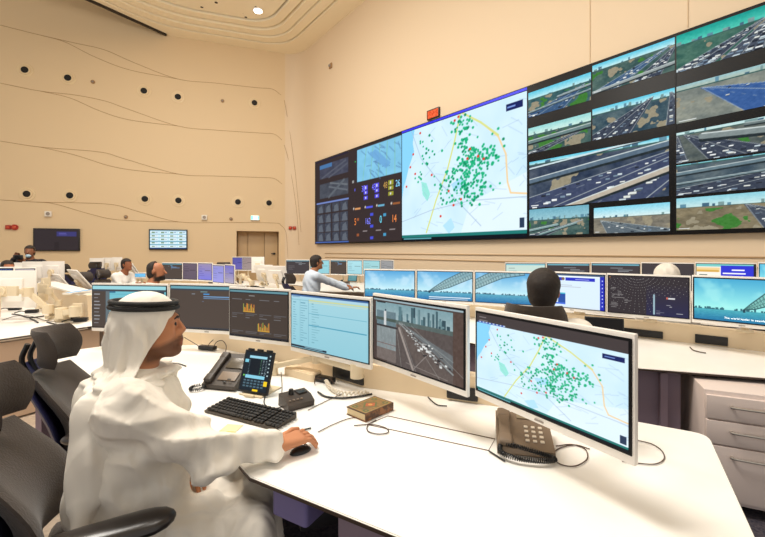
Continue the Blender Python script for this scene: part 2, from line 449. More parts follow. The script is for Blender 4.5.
def arch_panorama(W, H, x0, x1, tone=(1, 1, 1), seed=5):  # a water bridge under a wide sky; x0..x1 says which stretch of the view this screen carries
    r = np.random.default_rng(seed); c = Cv(W, H)
    X = x0+(x1-x0)*c.x
    top, mid = np.array((84, 160, 212.)), np.array((190, 230, 240.))
    t = np.clip(c.y/.66, 0, 1)[..., None]; c.a = top*(1-t)+mid*t
    n = vnoise(W, H, 3, r); k = np.clip((n-.5)*4, 0, 1)[..., None]*.55*(1-np.abs(c.y-.3))[..., None]; c.a = c.a*(1-k)+np.array((214, 236, 246.))*k
    w = (c.y > .72)[..., None]; tw = np.clip((c.y-.72)/.28, 0, 1)[..., None]
    c.a = np.where(w, np.array((96, 170, 192.))*(1-tw)+np.array((40, 110, 166.))*tw, c.a)
    c.noise(14, 20, r, 0, .74, 1, 1)
    M = lambda x, y: ((x-x0)/(x1-x0), y)
    for q in range(60):
        x = r.uniform(0, 1); h = r.uniform(.01, .05); c.rect(x, .72-h, x+.02, .735, (64, 104, 124))
    up = [(.55, .70), (.62, .55), (.75, .3), (.9, .08), (1.05, -.1), (1.3, -.22)]; lo = [(.55, .70), (.66, .66), (.8, .55), (.95, .36), (1.1, .18), (1.35, .06)]
    c.poly([M(*p) for p in up]+[M(*p) for p in lo[::-1]], (150, 178, 176), .75)
    c.line([M(*p) for p in up], .022, (70, 96, 106)); c.line([M(*p) for p in lo], .022, (52, 78, 90))
    U = spline([Vector(p) for p in up], 5); L = spline([Vector(p) for p in lo], 5)
    for i in range(1, len(U)):
        c.line([M(*U[i]), M(*L[i])], .009, (58, 86, 96)); c.line([M(*U[i]), M(*L[i-1])], .006, (80, 108, 116))
    for f in (.33, .66): c.line([M(*(u*(1-f)+v*f)) for u, v in zip(U, L)], .008, (64, 92, 102))
    c.rect(*M(.545, .68), *M(.57, .76), (40, 66, 84))
    c.a *= np.array(tone)
    return c
def bezel(c, w=2, col=(10, 10, 12)):
    a = c.a; a[:w] = col; a[-w:] = col; a[:, :w] = col; a[:, -w:] = col; return a
def table_screen(W, H):
    r = np.random.default_rng(11); c = Cv(W, H, (150, 200, 214))
    c.grad(0, .0, 1, 1, (158, 204, 216), (140, 194, 208)); c.rect(0, 0, 1, .035, (58, 96, 148)); c.rect(.0, .035, 1, .075, (168, 204, 222)); c.rows(.02, .045, .3, 1, .02, (70, 110, 150), r)
    c.rect(.26, .085, 1, .105, (196, 204, 150)); c.rect(.26, .125, .98, .14, (206, 212, 172)); c.rect(0, .1, .25, .11, (120, 170, 190))
    for k in range(16):
        y = .15+k*.046; c.rows(.03, y, .1, 1, .05, (96, 150, 172), r, .01); c.rows(.14, y, .24, 1, .05, (96, 150, 172), r, .01); c.rows(.3, y, .42, 1, .05, (110, 164, 180), r, .01, .2)
    c.rect(.25, .54, .98, .552, (70, 150, 178)); c.rect(.25, .33, .98, .338, (96, 166, 188)); c.rect(.25, .08, .253, .9, (110, 164, 184)); c.rect(.13, .1, .132, .9, (124, 176, 192))
    c.rect(0, .945, .5, .985, (26, 40, 56)); c.rows(.2, .955, .45, 1, .02, (150, 200, 220), r); return c
def chart_screen(W, H):
    r = np.random.default_rng(12); c = Cv(W, H, (68, 58, 52)); c.rect(0, 0, 1, .05, (96, 140, 150)); c.rect(0, .05, 1, .075, (40, 40, 46)); c.rows(.35, .11, .55, 1, .02, (160, 160, 160), r)
    for i in range(4):
        for j in range(2):
            x, y = .05+.24*i, .2+.38*j; c.rows(x, y, x+.18, 1, .03, (120, 120, 124), r, .012); c.rect(x, y+.3, x+.2, y+.305, (100, 100, 104)); c.rows(x, y+.33, x+.2, 1, .02, (98, 98, 102), r, .01)
    for x0, y0 in ((.25, .45), (.5, .83)):
        for k in range(14):
            h = r.uniform(.05, .17); c.rect(x0+k*.014, y0-h, x0+k*.014+.01, y0, (206, 128, 52) if k % 3 else (150, 160, 70))
        c.rect(x0, y0, x0+.2, y0+.02, (196, 150, 60))
    c.rect(0, .96, 1, 1, (34, 36, 42)); return c
def slate_screen(W, H, seed=13):
    r = np.random.default_rng(seed); c = Cv(W, H, (78, 67, 60)); c.rect(0, 0, 1, .07, (104, 158, 172)); c.rect(.0, .07, 1, .1, (58, 66, 76)); c.rows(.42, .125, .52, 1, .03, (120, 170, 180), r, .015)
    c.rect(.46, .17, .54, .195, (70, 150, 214)); c.rows(.46, .235, .97, 2, .04, (110, 150, 190), r, .016, .5); c.rows(.3, .18, .4, 1, .03, (120, 124, 130), r); c.rows(.44, .35, .52, 1, .03, (104, 118, 140), r)
    c.rect(0, .95, 1, 1, (56, 58, 64)); return c
def sidebar_screen(W, H):
    r = np.random.default_rng(14); c = Cv(W, H, (112, 186, 200)); c.rect(0, 0, 1, .09, (150, 206, 214)); c.rect(0, .09, 1, .14, (66, 70, 78)); c.rect(0, .14, .19, 1, (76, 66, 60)); c.rect(.19, .14, .24, 1, (96, 110, 116))
    c.rows(.03, .2, .12, 9, .085, (150, 150, 154), r, .02); c.rect(.24, .14, .32, .17, (50, 110, 140)); c.rect(.8, .14, .97, .2, (52, 62, 74)); c.rect(.24, .2, 1, .21, (90, 160, 176)); return c
def highway_screen(W, H):
    r = np.random.default_rng(15); c = Cv(W, H, (74, 62, 58)); c.rect(0, 0, 1, .035, (150, 170, 178)); 
    c.grad(.03, .06, .9, .3, (120, 152, 160), (150, 172, 176)); c.rect(.05, .05, .17, .075, (40, 44, 48)); c.rect(0, .035, .04, 1, (70, 58, 56)); c.rect(.9, .06, 1, 1, (82, 66, 60))
    for k in range(30):
        x = r.uniform(.2, .86); h = r.uniform(.05, .22)*(1.2 if .32 < x < .8 else .5); c.rect(x, .34-h, x+r.uniform(.012, .035), .36, [(64, 92, 100), (84, 116, 124), (104, 134, 140), (50, 74, 84)][k % 4])
    c.rect(.04, .3, .9, .36, (84, 98, 96)); c.poly([(.3, .36), (.9, .36), (.9, 1), (.18, 1)], (84, 76, 74))
    c.poly([(.3, .36), (.36, .36), (.9, .9), (.9, 1), (.6, 1)], (92, 82, 78)); c.poly([(.4, .36), (.9, .62), (.9, .82)], (100, 104, 106))
    for q in (.34, .38, .44, .52): c.line([(q-.04, .34), (.2+(q-.3)*4.2, 1.0)], .008, (150, 150, 146), .7)
    c.line([(.34, .34), (.9, .86)], .022, (136, 142, 142)); c.line([(.36, .33), (.9, .7)], .014, (120, 128, 130)); c.line([(.34, .42), (.42, .7), (.5, .97)], .04, (150, 140, 134)); c.line([(.5, .97), (.62, .76), (.66, .7)], .01, (140, 132, 128)); c.line([(.42, .9), (.85, .96)], .007, (140, 132, 126))
    for k in range(60):
        t = r.random(); x = .36+.46*t+r.normal(0, .06)*t; y = .38+.4*t+r.normal(0, .04); c.rect(x, y, x+.012+.012*t, y+.01+.012*t, [(206, 208, 206), (44, 44, 48), (150, 150, 150)][k % 3])
    for x, y in ((.58, .62), (.62, .6), (.64, .64), (.6, .58), (.55, .65)): c.rect(x, y, x+.03, y+.03, (214, 216, 214))
    c.rect(.05, .2, .3, .44, (98, 120, 128)); c.rect(.05, .3, .3, .35, (70, 84, 78)); c.rect(.05, .42, .32, .45, (52, 48, 50)); c.rect(.05, .45, .3, .96, (128, 138, 140)); c.noise(10, 8, r, .05, .45, .3, .96); c.rect(.15, .2, .18, .42, (196, 200, 200)); c.rect(.16, .17, .18, .2, (40, 60, 80))
    c.rect(.05, .7, .3, .715, (110, 96, 96)); 
    for k in range(16): c.rect(r.uniform(.06, .28), r.uniform(.66, .76), 0, 0, (150, 90, 60))
    c.rect(.05, .78, .3, .96, (110, 100, 96)); c.noise(9, 30, r); return c
def dots_screen(W, H):
    r = np.random.default_rng(16); c = Cv(W, H, (52, 46, 50)); c.grad(.5, .2, 1, 1, (52, 46, 52), (40, 40, 74))
    for i in range(1, 16):
        for k in range(34):
            a = math.pi*(k/33)*1.0; x = .38+.045*i*math.cos(a)*1.05; y = -.12+.07*i*math.sin(a)
            if 0 < x < 1 and .04 < y < .95 and not (x > .6 and y > .5): c.rect(x, y, x+.004, y+.008, (196, 192, 190) if (i+k) % 3 else (120, 116, 118))
    for x0, y0, n in ((.04, .32, 2), (.13, .42, 5), (.05, .5, 3), (.22, .62, 3), (.04, .72, 4)): c.rows(x0, y0, x0+.1, n, .04, (150, 146, 146), r, .01)
    c.rect(.585, .45, .605, .96, (150, 178, 190)); c.rect(.74, .51, .76, .56, (220, 110, 90)); c.rect(.765, .52, .84, .555, (206, 206, 210)); c.rows(.74, .7, .86, 1, .05, (170, 170, 180), r); c.rows(.78, .74, .82, 1, .05, (220, 220, 226), r); c.rows(.62, .86, .72, 3, .035, (120, 120, 140), r); c.rows(.86, .9, .96, 1, .05, (200, 200, 210), r); c.rect(.02, .035, .03, .055, (230, 150, 60)); return c
def portal_screen(W, H):
    r = np.random.default_rng(17); c = Cv(W, H, (214, 232, 246)); c.rect(0, 0, 1, .06, (70, 90, 120)); c.rect(.0, .06, .96, .1, (236, 244, 250)); c.rect(0, .11, .34, .2, (38, 48, 190)); c.rect(.4, .11, .86, .2, (38, 48, 190)); c.disc(.36, .15, .045, (120, 90, 80)); c.rect(.93, .06, 1, 1, (36, 44, 176))
    c.rows(.56, .15, .8, 1, .02, (190, 200, 250), r); c.rows(.3, .32, .8, 2, .05, (190, 200, 210), r, .02); c.rect(.26, .56, .4, .72, (80, 190, 206)); c.rect(.28, .6, .4, .86, (40, 80, 160)); c.rect(.22, .86, .4, .9, (70, 110, 220))
    for k in range(8): c.rect(.955, .16+k*.1, .975, .19+k*.1, (190, 200, 250))
    c.rect(0, .95, .92, 1, (210, 224, 236)); return c
def dark_list_screen(W, H, seed, head=(110, 168, 184)):
    r = np.random.default_rng(seed); c = Cv(W, H, (66, 60, 62)); c.rect(0, 0, 1, .07, head); c.rows(.4, .17, .7, 1, .05, (150, 156, 160), r, .015); c.rows(.55, .25, .9, 2, .05, (150, 156, 160), r, .015); c.rows(.1, .4, .4, 4, .09, (110, 106, 108), r, .02); return c
def plain_screen(W, H, top, bot, seed=1, head=(130, 190, 204)):
    r = np.random.default_rng(seed); c = Cv(W, H, top); c.grad(0, 0, 1, 1, top, bot); c.rect(0, 0, 1, .07, head); c.rows(.08, .2, .5, 5, .13, tuple(np.array(bot)*.8), r, .03); c.rect(.5, .4, .9, .44, tuple(np.array(top)*.75)); return c
def page_screen(W, H):
    r = np.random.default_rng(19); c = Cv(W, H, (244, 238, 226)); c.rect(0, 0, 1, .1, (120, 200, 196)); c.rect(0, .13, .42, .3, (236, 206, 150)); c.rect(.02, .22, .4, .3, (214, 168, 76)); c.rows(.06, .4, .3, 2, .05, (60, 90, 80), r, .03); c.rect(.43, .06, .97, .56, (48, 54, 204)); c.rows(.62, .2, .86, 1, .1, (240, 240, 250), r, .05, .8); c.rows(.47, .32, .86, 1, .1, (240, 240, 250), r, .05, .95); c.rect(.97, 0, 1, 1, (40, 40, 46)); c.rect(0, .62, 1, 1, (220, 236, 246)); return c
def tablet_screen(W, H):
    r = np.random.default_rng(20); c = Cv(W, H, (26, 36, 44)); c.rect(.18, .1, .82, .16, (150, 206, 224)); c.rect(.03, .2, .17, .28, (120, 196, 216)); c.rect(.2, .18, .6, .56, (20, 28, 36))
    c.rows(.2, .2, .24, 10, .04, (120, 150, 160), r, .012); c.rows(.62, .2, .66, 10, .04, (120, 196, 140), r, .014); c.rows(.7, .2, .76, 10, .04, (150, 170, 180), r, .014); c.rows(.8, .2, .88, 10, .04, (150, 170, 180), r, .014)
    c.rect(.14, .6, .84, .68, (132, 200, 222)); 
    for i in range(6):
        for j in range(3): c.rect(.1+.13*i, .72+.07*j, .19+.13*i, .76+.07*j, (76, 104, 118))
    c.rect(.84, .72, .97, .84, (238, 200, 30)); c.rect(.48, .94, .68, .99, (238, 200, 30)); c.rect(.05, .6, .1, .64, (120, 200, 90))
    for k in range(6): c.rect(.91, .06+.1*k, .95, .09+.1*k, (190, 210, 214))
    return c
def dashboard(W, H):
    r = np.random.default_rng(21); c = Cv(W, H, (54, 44, 44))
    X = lambda p: p
    def cam(x0, y0, x1, y1, b, road=True):
        c.rect(x0, y0, x1, y1, b)
        i0, i1, j0, j1 = [int(round(v)) for v in (x0*W, x1*W, y0*H, y1*H)]
        if i1 > i0+1 and j1 > j0+1: c.a[j0:j1, i0:i1] += 26*(vnoise(i1-i0, j1-j0, 5, r)[..., None]-.5)
    cam(.07, .06, .45, .23, (66, 68, 84)); c.rect(.07, .06, .24, .11, (70, 112, 160)); c.line([(.1, .22), (.42, .09)], .02, (84, 88, 100)); c.line([(.2, .23), (.44, .13)], .02, (84, 88, 100))
    cam(.07, .29, .45, .46, (70, 74, 84)); c.line([(.22, .3), (.44, .36)], .015, (110, 116, 122)); c.line([(.2, .34), (.44, .42)], .015, (104, 110, 118)); c.line([(.2, .46), (.4, .3)], .03, (92, 98, 106))
    c.rect(.02, .505, .46, .525, (110, 130, 190))
    for i in range(4):
        for j in range(4): cam(.03+.108*i, .54+.112*j, .125+.108*i, .64+.112*j, (62, 66, 78)); c.poly([(.05+.108*i, .64+.112*j), (.06+.108*i, .57+.112*j), (.1+.108*i, .55+.112*j), (.12+.108*i, .64+.112*j)], (92, 98, 108))
    c.rect(.0, .985, .46, 1, (70, 100, 170)); c.rect(.0, .0, .46, .02, (40, 36, 60))
    c.rect(.56, .03, 1, .36, (124, 190, 222)); c.noise(8, 5, r, .56, .03, 1, .36)
    for k in range(26):
        x, y = r.uniform(.57, .97), r.uniform(.04, .34); c.line([(x, y), (min(x+.05, .99), y+r.uniform(.0, .08))], .007, (86, 126, 170))
    for k in range(5): c.line([(.66+.07*k, .04), (.62+.08*k, .36)], .007, (130, 190, 120), .7)
    c.poly([(.68, .1), (.76, .08), (.9, .25), (.86, .3)], (104, 160, 210), .8)
    for x, col in ((.63, (84, 76, 220)), (.745, (84, 76, 220)), (.88, (150, 150, 44))):
        for k in range(3): c.rect(x, .42+.052*k, x+.045, .46+.052*k, col); c.rect(x+.017, .43+.052*k, x+.027, .45+.052*k, (220, 220, 230))
    for x, col in ((.53, (214, 150, 96)), (.66, (84, 90, 230)), (.78, (104, 170, 200)), (.92, (150, 90, 50))): c.disc(x-.012, .64, .011, (230, 220, 210)); c.rows(x, .633, x+.07, 1, .02, col, r, .018, .9)
    for x, y, col in ((.55, .76, (150, 84, 50)), (.55, .92, (150, 84, 50)), (.7, .72, (70, 80, 210)), (.7, .84, (70, 80, 210)), (.7, .96, (70, 80, 210)), (.83, .74, (70, 150, 190)), (.83, .93, (70, 150, 190))): c.rect(x, y-.014, x+.03, y+.014, col)
    for x in (.62, .76, .89): c.rect(x, .885, x+.05, .89, (150, 140, 140))
    c.rect(.5, .34, .52, .36, (150, 150, 150)); c.rect(.53, .14, .54, .15, (60, 200, 90)); c.rect(.525, .43, .535, .45, (90, 90, 200)); return c
def tv_grid(W, H):
    r = np.random.default_rng(22); c = Cv(W, H, (30, 60, 110)); c.rect(0, .0, 1, .93, (196, 226, 236))
    for j in range(5):
        c.rect(0, .02+.185*j, 1, .05+.185*j, (84, 150, 176))
        for i in range(4): 
            c.rect(.02+.25*i, .07+.185*j, .23+.25*i, .17+.185*j, (228, 240, 240)); c.rect(.05+.25*i, .09+.185*j, .14+.25*i, .15+.185*j, (106, 140, 110)); c.rect(.15+.25*i, .1+.185*j, .21+.25*i, .13+.185*j, (110, 150, 190))
    return c
# ------------------------------------------------------------------ the hall
WALL = mat('plaster', (228, 203, 165), .62, spec=.3)
GROOVE = mat('groove_shadow_gap', (176, 142, 100), .8)
CEIL = mat('ceiling_paint', (255, 240, 208), .7, spec=.2)
DARK = mat('dark_opening', (14, 12, 11), .7)
WN, WE = Vector((.783, .621, 0)).normalized(), Vector((.621, -.783, 0)).normalized()   # video wall: outward normal, way along it
WD = 6.85
def back_at(px):
    Y = 16.07/(1-.341*(px-CX)/F); return Vector((Y*(px-CX)/F, Y, 0))
def video_at(px, d=WD):
    Y = d*F/(WN.x*(px-CX)+WN.y*F); return Vector((Y*(px-CX)/F, Y, 0))
def back_pt(px, py, off=.0):                          # the point of the back wall seen at (px, py), off metres in front of it
    Y = (16.07-off*1.057)/(1-.341*(px-CX)/F); return P(px, py, Y)
BN = Vector((-.341, 1, 0)).normalized(); BR = math.atan2(.341, 1)                       # back wall outward normal and bearing
TOP = 11.0
dl, dr = back_at(236.5), back_at(279)
corner = Vector((-3.146, 15.0, 0))
# back wall with the door recess left open
ln = lambda X: (X, 16.07+.341*X)
mb = MB(); DT = 2.2
mb.ribbon([ln(-17), (dl.x, dl.y)], 0, TOP, .25); mb.ribbon([(dl.x, dl.y), (dr.x, dr.y)], DT, TOP, .25)
c0 = ln(-3.62); cv = corner+WE*.75
mb.ribbon([(dr.x, dr.y), c0], 0, TOP, .25)
tag(mb.build('wall_back', WALL), kind='structure')
cpts = []
for k in range(13):
    t = k/12; p = Vector((*c0, 0))*(1-t)**2 + corner*2*t*(1-t) + cv*t*t; cpts.append((p.x, p.y))
end = Vector((11.92, -4, 0))
mb = MB(); mb.ribbon(cpts+[(end.x, end.y)], 0, TOP, .25); tag(mb.build('wall_right', mat('plaster_lit', (230, 208, 178), .62, spec=.3), ang=60), kind='structure')  # same plaster, coloured paler to stand for the brighter light on this wall
# door recess
mb = MB(); dep = .55
q = [Vector((dl.x, dl.y, 0)), Vector((dl.x, dl.y, 0))+BN*dep, Vector((dr.x, dr.y, 0))+BN*dep, Vector((dr.x, dr.y, 0))]
REC = mat('recess_lining', (204, 176, 134), .6)
mb.ribbon([(p.x, p.y) for p in (q[0]+BN*.25, q[1], q[2], q[3]+BN*.25)], 0, DT+.02, .06, 1)
mb.prism([(p.x, p.y) for p in (q[0]+BN*.25, q[3]+BN*.25, q[2], q[1])], DT, DT+.06)
tag(mb.build('trim_1', REC), kind='structure')
dm = thing('door_1', None, None, tuple(q[1]-BN*.06), BR); tag(dm, kind='structure')
wd = (q[2]-q[1]).length
LEAF = mat('door_leaf', (196, 166, 124), .5)
for x0, x1 in ((.02, .26*wd), (.265*wd, .66*wd), (.665*wd, wd-.02)):
    b = MB(); b.box(((x0+x1)/2, .0, DT/2), (x1-x0-.008, .05, DT-.01), bev=.004); b.build('leaf', LEAF, dm)
b = MB(); b.cyl((.9*wd, -.03, 1.38), (.9*wd, -.08, 1.38), .04); b.box((.88*wd, -.08, 1.38), (.16, .02, .03), bev=.006); b.build('handle', mat('black_metal', (26, 24, 24), .35, .3), dm, 'dark handle')
# floor: pale stone aisle and dark carpet under the consoles
mb = MB(); mb.prism([(-17, -4), (12, -4), (12, 16), (-17, 16)], -.2, 0)
FL = mat('stone_floor', (196, 178, 158), .45, noise=(34, (178, 160, 141), .35, .65))
tag(mb.build('floor', FL), kind='structure')
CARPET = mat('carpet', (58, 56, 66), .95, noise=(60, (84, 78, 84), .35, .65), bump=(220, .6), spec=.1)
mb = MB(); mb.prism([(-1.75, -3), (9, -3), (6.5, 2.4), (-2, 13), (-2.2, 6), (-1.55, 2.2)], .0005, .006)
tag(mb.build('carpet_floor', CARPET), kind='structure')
# ceiling: flat border, stepped rings round the perforated raft
def offset_poly(poly, offs):
    N = len(poly); L = []
    for i in range(N):
        a, b = Vector(poly[i]), Vector(poly[(i+1) % N]); d = (b-a).normalized(); n = Vector((-d.y, d.x)); L.append((a+n*offs[i], d))
    out = []
    for i in range(N):
        (p, d), (q_, e) = L[i-1], L[i]; c = d.x*e.y-d.y*e.x; t = ((q_.x-p.x)*e.y-(q_.y-p.y)*e.x)/c; out.append(tuple(p+d*t))
    return out
CP = [(11.92, -4), (-3.146, 15.0), (-7.3, 13.58), (-14.6, 2.7), (-14.6, -4)]
ZC = 8.8
base = [.62, .5, .3, .3, .3]
prof = [(None, ZC), (0, ZC), (0, ZC+.16), (.05, ZC+.16), (.05, ZC+.03), (.34, ZC+.03), (.34, ZC+.2), (.38, ZC+.2), (.38, ZC+.08), (.66, ZC+.08), (.66, ZC+.26), (.72, ZC+.26), (.72, ZC+.14), (1.0, ZC+.14), (1.0, ZC+.32), (1.05, ZC+.32), (1.05, ZC+.2)]
rings = []
for o, z in prof:
    if o is None: pl = round_poly(CP, [.01]*5, 10)
    else: pl = round_poly(offset_poly(CP, [b+o for b in base]), [.3, 1.3-.2*o, 3.2, .5, .3], 10)
    rings.append([(x, y, z) for x, y in pl])
mb = MB(); mb.loft(rings, cap=False)
bm2 = mb.bm
tag(mb.build('ceiling', CEIL, ang=30), kind='structure')
RAFT = bpy.data.materials.new('perforated_raft'); RAFT.use_nodes = True
nt = RAFT.node_tree; bs = nt.nodes['Principled BSDF']; bs.inputs['Roughness'].default_value = .7
tc = nt.nodes.new('ShaderNodeTexCoord'); vo = nt.nodes.new('ShaderNodeTexVoronoi'); vo.inputs['Scale'].default_value = 2.6
lt = nt.nodes.new('ShaderNodeMath'); lt.operation = 'LESS_THAN'; lt.inputs[1].default_value = .13
mx = nt.nodes.new('ShaderNodeMix'); mx.data_type = 'RGBA'; mx.inputs['A'].default_value = lin4((255, 241, 210)); mx.inputs['B'].default_value = lin4((60, 44, 28))
nt.links.new(tc.outputs['Object'], vo.inputs['Vector']); nt.links.new(vo.outputs['Distance'], lt.inputs[0]); nt.links.new(lt.outputs[0], mx.inputs['Factor']); nt.links.new(mx.outputs['Result'], bs.inputs['Base Color'])
mb = MB(); mb.prism([(x, y) for x, y, z in rings[-1]], ZC+.2, ZC+.3); tag(mb.build('ceiling_raft', RAFT), kind='structure')
mb = MB(); mb.prism([(-17, -4), (12, -4), (12, 16), (-17, 16)], TOP, TOP+.2); tag(mb.build('ceiling_upper', CEIL), kind='structure')
a, b = Vector((-7.3, 13.5, ZC)), Vector((-9.4, 10.3, ZC)); mb = MB(); mb.bar(a, b, .07, .12); tag(mb.build('trim_2', mat('slot_black', (40, 30, 20), .6)), kind='structure')
# grooves drawn across the plaster
def groove(pts, n, wall=back_pt):
    mb = MB(); mb.tube([wall(x, y, .004) for x, y in pts], .007, 6, smooth=6); tag(mb.build('trim_%d' % n, GROOVE), kind='structure')
G = [[(-20, 20), (0, 25), (40, 35), (75, 43), (105, 50), (135, 63), (178, 79), (215, 83), (255, 87.5), (272, 89), (281, 95)],
     [(40, 35), (65, 42), (95, 57), (130, 70), (178, 79)],
     [(-20, 79), (0, 83), (40, 91), (75, 95), (105, 101), (125, 108), (178, 126), (215, 130), (260, 133), (274, 134), (282, 140)],
     [(40, 91), (70, 98), (100, 111), (130, 120), (178, 126)],
     [(-20, 139), (0, 141), (40, 147), (100, 152), (125, 159), (178, 174), (215, 176), (260, 177.5), (274, 178.5), (282, 184)],
     [(40, 147), (75, 155), (110, 166), (140, 171), (178, 174)],
     [(-20, 199), (3, 200), (35, 202), (85, 203), (115, 205), (140, 212), (180, 222), (230, 222.5), (274, 223), (281, 225.5), (286, 233), (288, 258)],
     [(35, 202), (55, 204), (90, 214), (120, 220), (180, 222)]]
for i, g in enumerate(G): groove(g, 3+i)
def corner_pt(px, py, off):                           # on the rounded corner
    best = None
    for k in range(len(cpts)-1):
        a, b = Vector(cpts[k]), Vector(cpts[k+1])
        pa, pb = CX+F*a.x/a.y, CX+F*b.x/b.y
        if pa <= px <= pb or k == len(cpts)-2:
            t = 0 if pb == pa else max(0, min(1, (px-pa)/(pb-pa))); Y = (a+(b-a)*t).y-off*1.3; return P(px, py, Y)
    return P(px, py, 14.7)
for i, g in enumerate([[(284.2, 100), (287, 115), (291, 140), (295, 170), (298, 200), (301, 232)], [(284.2, 145), (288, 158), (293, 185), (297, 215), (299, 245)]]): groove(g, 11+i, corner_pt)
# ledge lines under the video wall
for i, z in enumerate((1.40, 1.27)):
    p, q_ = video_at(325, WD-.004), video_at(860, WD-.004); mb = MB(); mb.bar((p.x, p.y, z), (q_.x, q_.y, z), .016, .016); tag(mb.build('trim_%d' % (13+i), GROOVE), kind='structure')
for i, px in enumerate((590, 688)):                   # upright panel joints over the video wall
    p = video_at(px, WD-.002); mb = MB(); mb.bar((p.x, p.y, 4.62), (p.x, p.y, 8.8), .008, .008, up=(1, 0, 0)); tag(mb.build('trim_%d' % (15+i), mat('panel_joint', (216, 190, 154), .7)), kind='structure')
# round air nozzles
NRIM = mat('nozzle_rim', (232, 208, 168), .4)
row = 'round air nozzles in the back wall'
ORD = ['first', 'second', 'third', 'fourth', 'fifth', 'sixth']
for nm, pts in (('upper', [(25, 70), (68, 78), (144, 91), (178, 97), (254.5, 103)]), ('lower', [(27, 194), (70, 195.5), (145, 199), (178.5, 200.5), (238, 202), (269, 203)])):
    for i, (px, py) in enumerate(pts):
        o = thing('air_nozzle', f'round black air nozzle, {ORD[i]} from the left in the {nm} wall row', 'air vent', tuple(back_pt(px, py, .004)), BR, row)
        for nme, r0, r1, y in (('outer_ring', .15, .2, -.012), ('inner_ring', .1, .135, -.03)):
            b = MB(); rg = []
            for rr, yy in ((r0, 0), (r0, y), (r1, y), (r1+.015, 0)): rg.append([(rr*math.cos(k*math.pi/16), yy, rr*math.sin(k*math.pi/16)) for k in range(32)])
            b.loft(rg+[rg[0]], cap=False); b.build(nme, NRIM, o)
        b = MB(); b.ball((0, -.024, 0), .1, (1, .2, 1), 24); b.build('opening', DARK, o, 'black opening')
# sensors, wall speakers, alarms, exit sign, televisions
def wallbox(name, label, cat, pos, rz, parts, group=None):
    o = thing(name, label, cat, pos, rz, group)
    for nme, m, fn in parts: b = MB(); fn(b); b.build(nme, m, o)
    return o
TAN = mat('sensor_tan', (170, 130, 86), .5); WPL = mat('white_plastic', (236, 228, 216), .35); GRILLE = mat('grille_grey', (150, 140, 130), .6); REDP = mat('alarm_red', (168, 40, 24), .4); REDL = mat('alarm_lens', (206, 84, 50), .25)
for (px, py, lab) in ((93, 82, 'tiny tan sensor between the second and third nozzle of the upper row'), (222.5, 101, 'tiny tan sensor beside the fifth nozzle of the upper row'), (126, 217, 'tiny tan sensor on the groove left of the lit television'), (231, 219, 'tiny tan sensor left of the exit sign')):
    wallbox('wall_sensor', lab, 'sensor', tuple(back_pt(px, py)), BR, [('base', TAN, lambda b: b.cyl((0, 0, 0), (0, -.03, 0), .06)), ('lens', GRILLE, lambda b: b.ball((0, -.035, 0), .035))], 'small sensors on the back wall')
s = video_at(331); wallbox('wall_sensor', 'tiny sensor high on the wall above the dark end of the video wall', 'sensor', (s.x, s.y, P(331, 66, s.y).z), math.atan2(WE.y, WE.x), [('base', TAN, lambda b: b.box((0, -.02, 0), (.16, .04, .16), bev=.01)), ('lens', GRILLE, lambda b: b.ball((0, -.05, 0), .05))])
for px, py, lab in ((49, 214, 'small square white wall speaker above the dark television'), (204.5, 217.5, 'small square white wall speaker right of the lit television')):
    wallbox('wall_speaker', lab, 'speaker', tuple(back_pt(px, py)), BR, [('case', WPL, lambda b: b.box((0, -.04, 0), (.18, .08, .17), bev=.01)), ('grille', GRILLE, lambda b: b.cyl((0, -.08, 0), (0, -.085, 0), .055))], 'white wall speakers')
wallbox('alarm_button', 'square red alarm call point by the left edge of the back wall', 'alarm', tuple(back_pt(8.8, 227.3)), BR, [('case', REDP, lambda b: b.box((0, -.03, 0), (.13, .06, .13), bev=.01)), ('plate', REDL, lambda b: b.box((0, -.062, 0), (.06, .008, .06)))])
wallbox('alarm_sounder', 'round red alarm sounder beside the square call point', 'alarm', tuple(back_pt(15.3, 227.3)), BR, [('case', REDP, lambda b: b.cyl((0, 0, 0), (0, -.06, 0), .085)), ('lens', REDL, lambda b: b.ball((0, -.06, 0), .05, (1, .5, 1)))])
for px, lab in ((290.6, 'left of the two red alarm units right of the door'), (294.6, 'right of the two red alarm units right of the door')):
    pp = corner_pt(px, 228, .0); wallbox('alarm_unit', lab, 'alarm', tuple(pp), BR-.3, [('case', REDP, lambda b: b.box((0, -.03, 0), (.12, .08, .12), bev=.01)), ('lens', REDL, lambda b: b.ball((0, -.07, 0), .04, (1, .5, 1)))], 'red alarm units right of the door')
EXITW = mat('exit_face', (230, 250, 250), .4, emit=(214, 246, 246), es=1.0); EXG = mat('exit_green', (60, 190, 170), .4, emit=(70, 206, 190), es=.8)
o = wallbox('exit_sign', 'lit white and green exit sign above the door', 'sign', tuple(back_pt(255, 218)), BR, [('case', WPL, lambda b: b.box((0, -.04, 0), (.3, .07, .17), bev=.006)), ('face', EXITW, lambda b: b.box((0, -.078, 0), (.28, .008, .15)))])

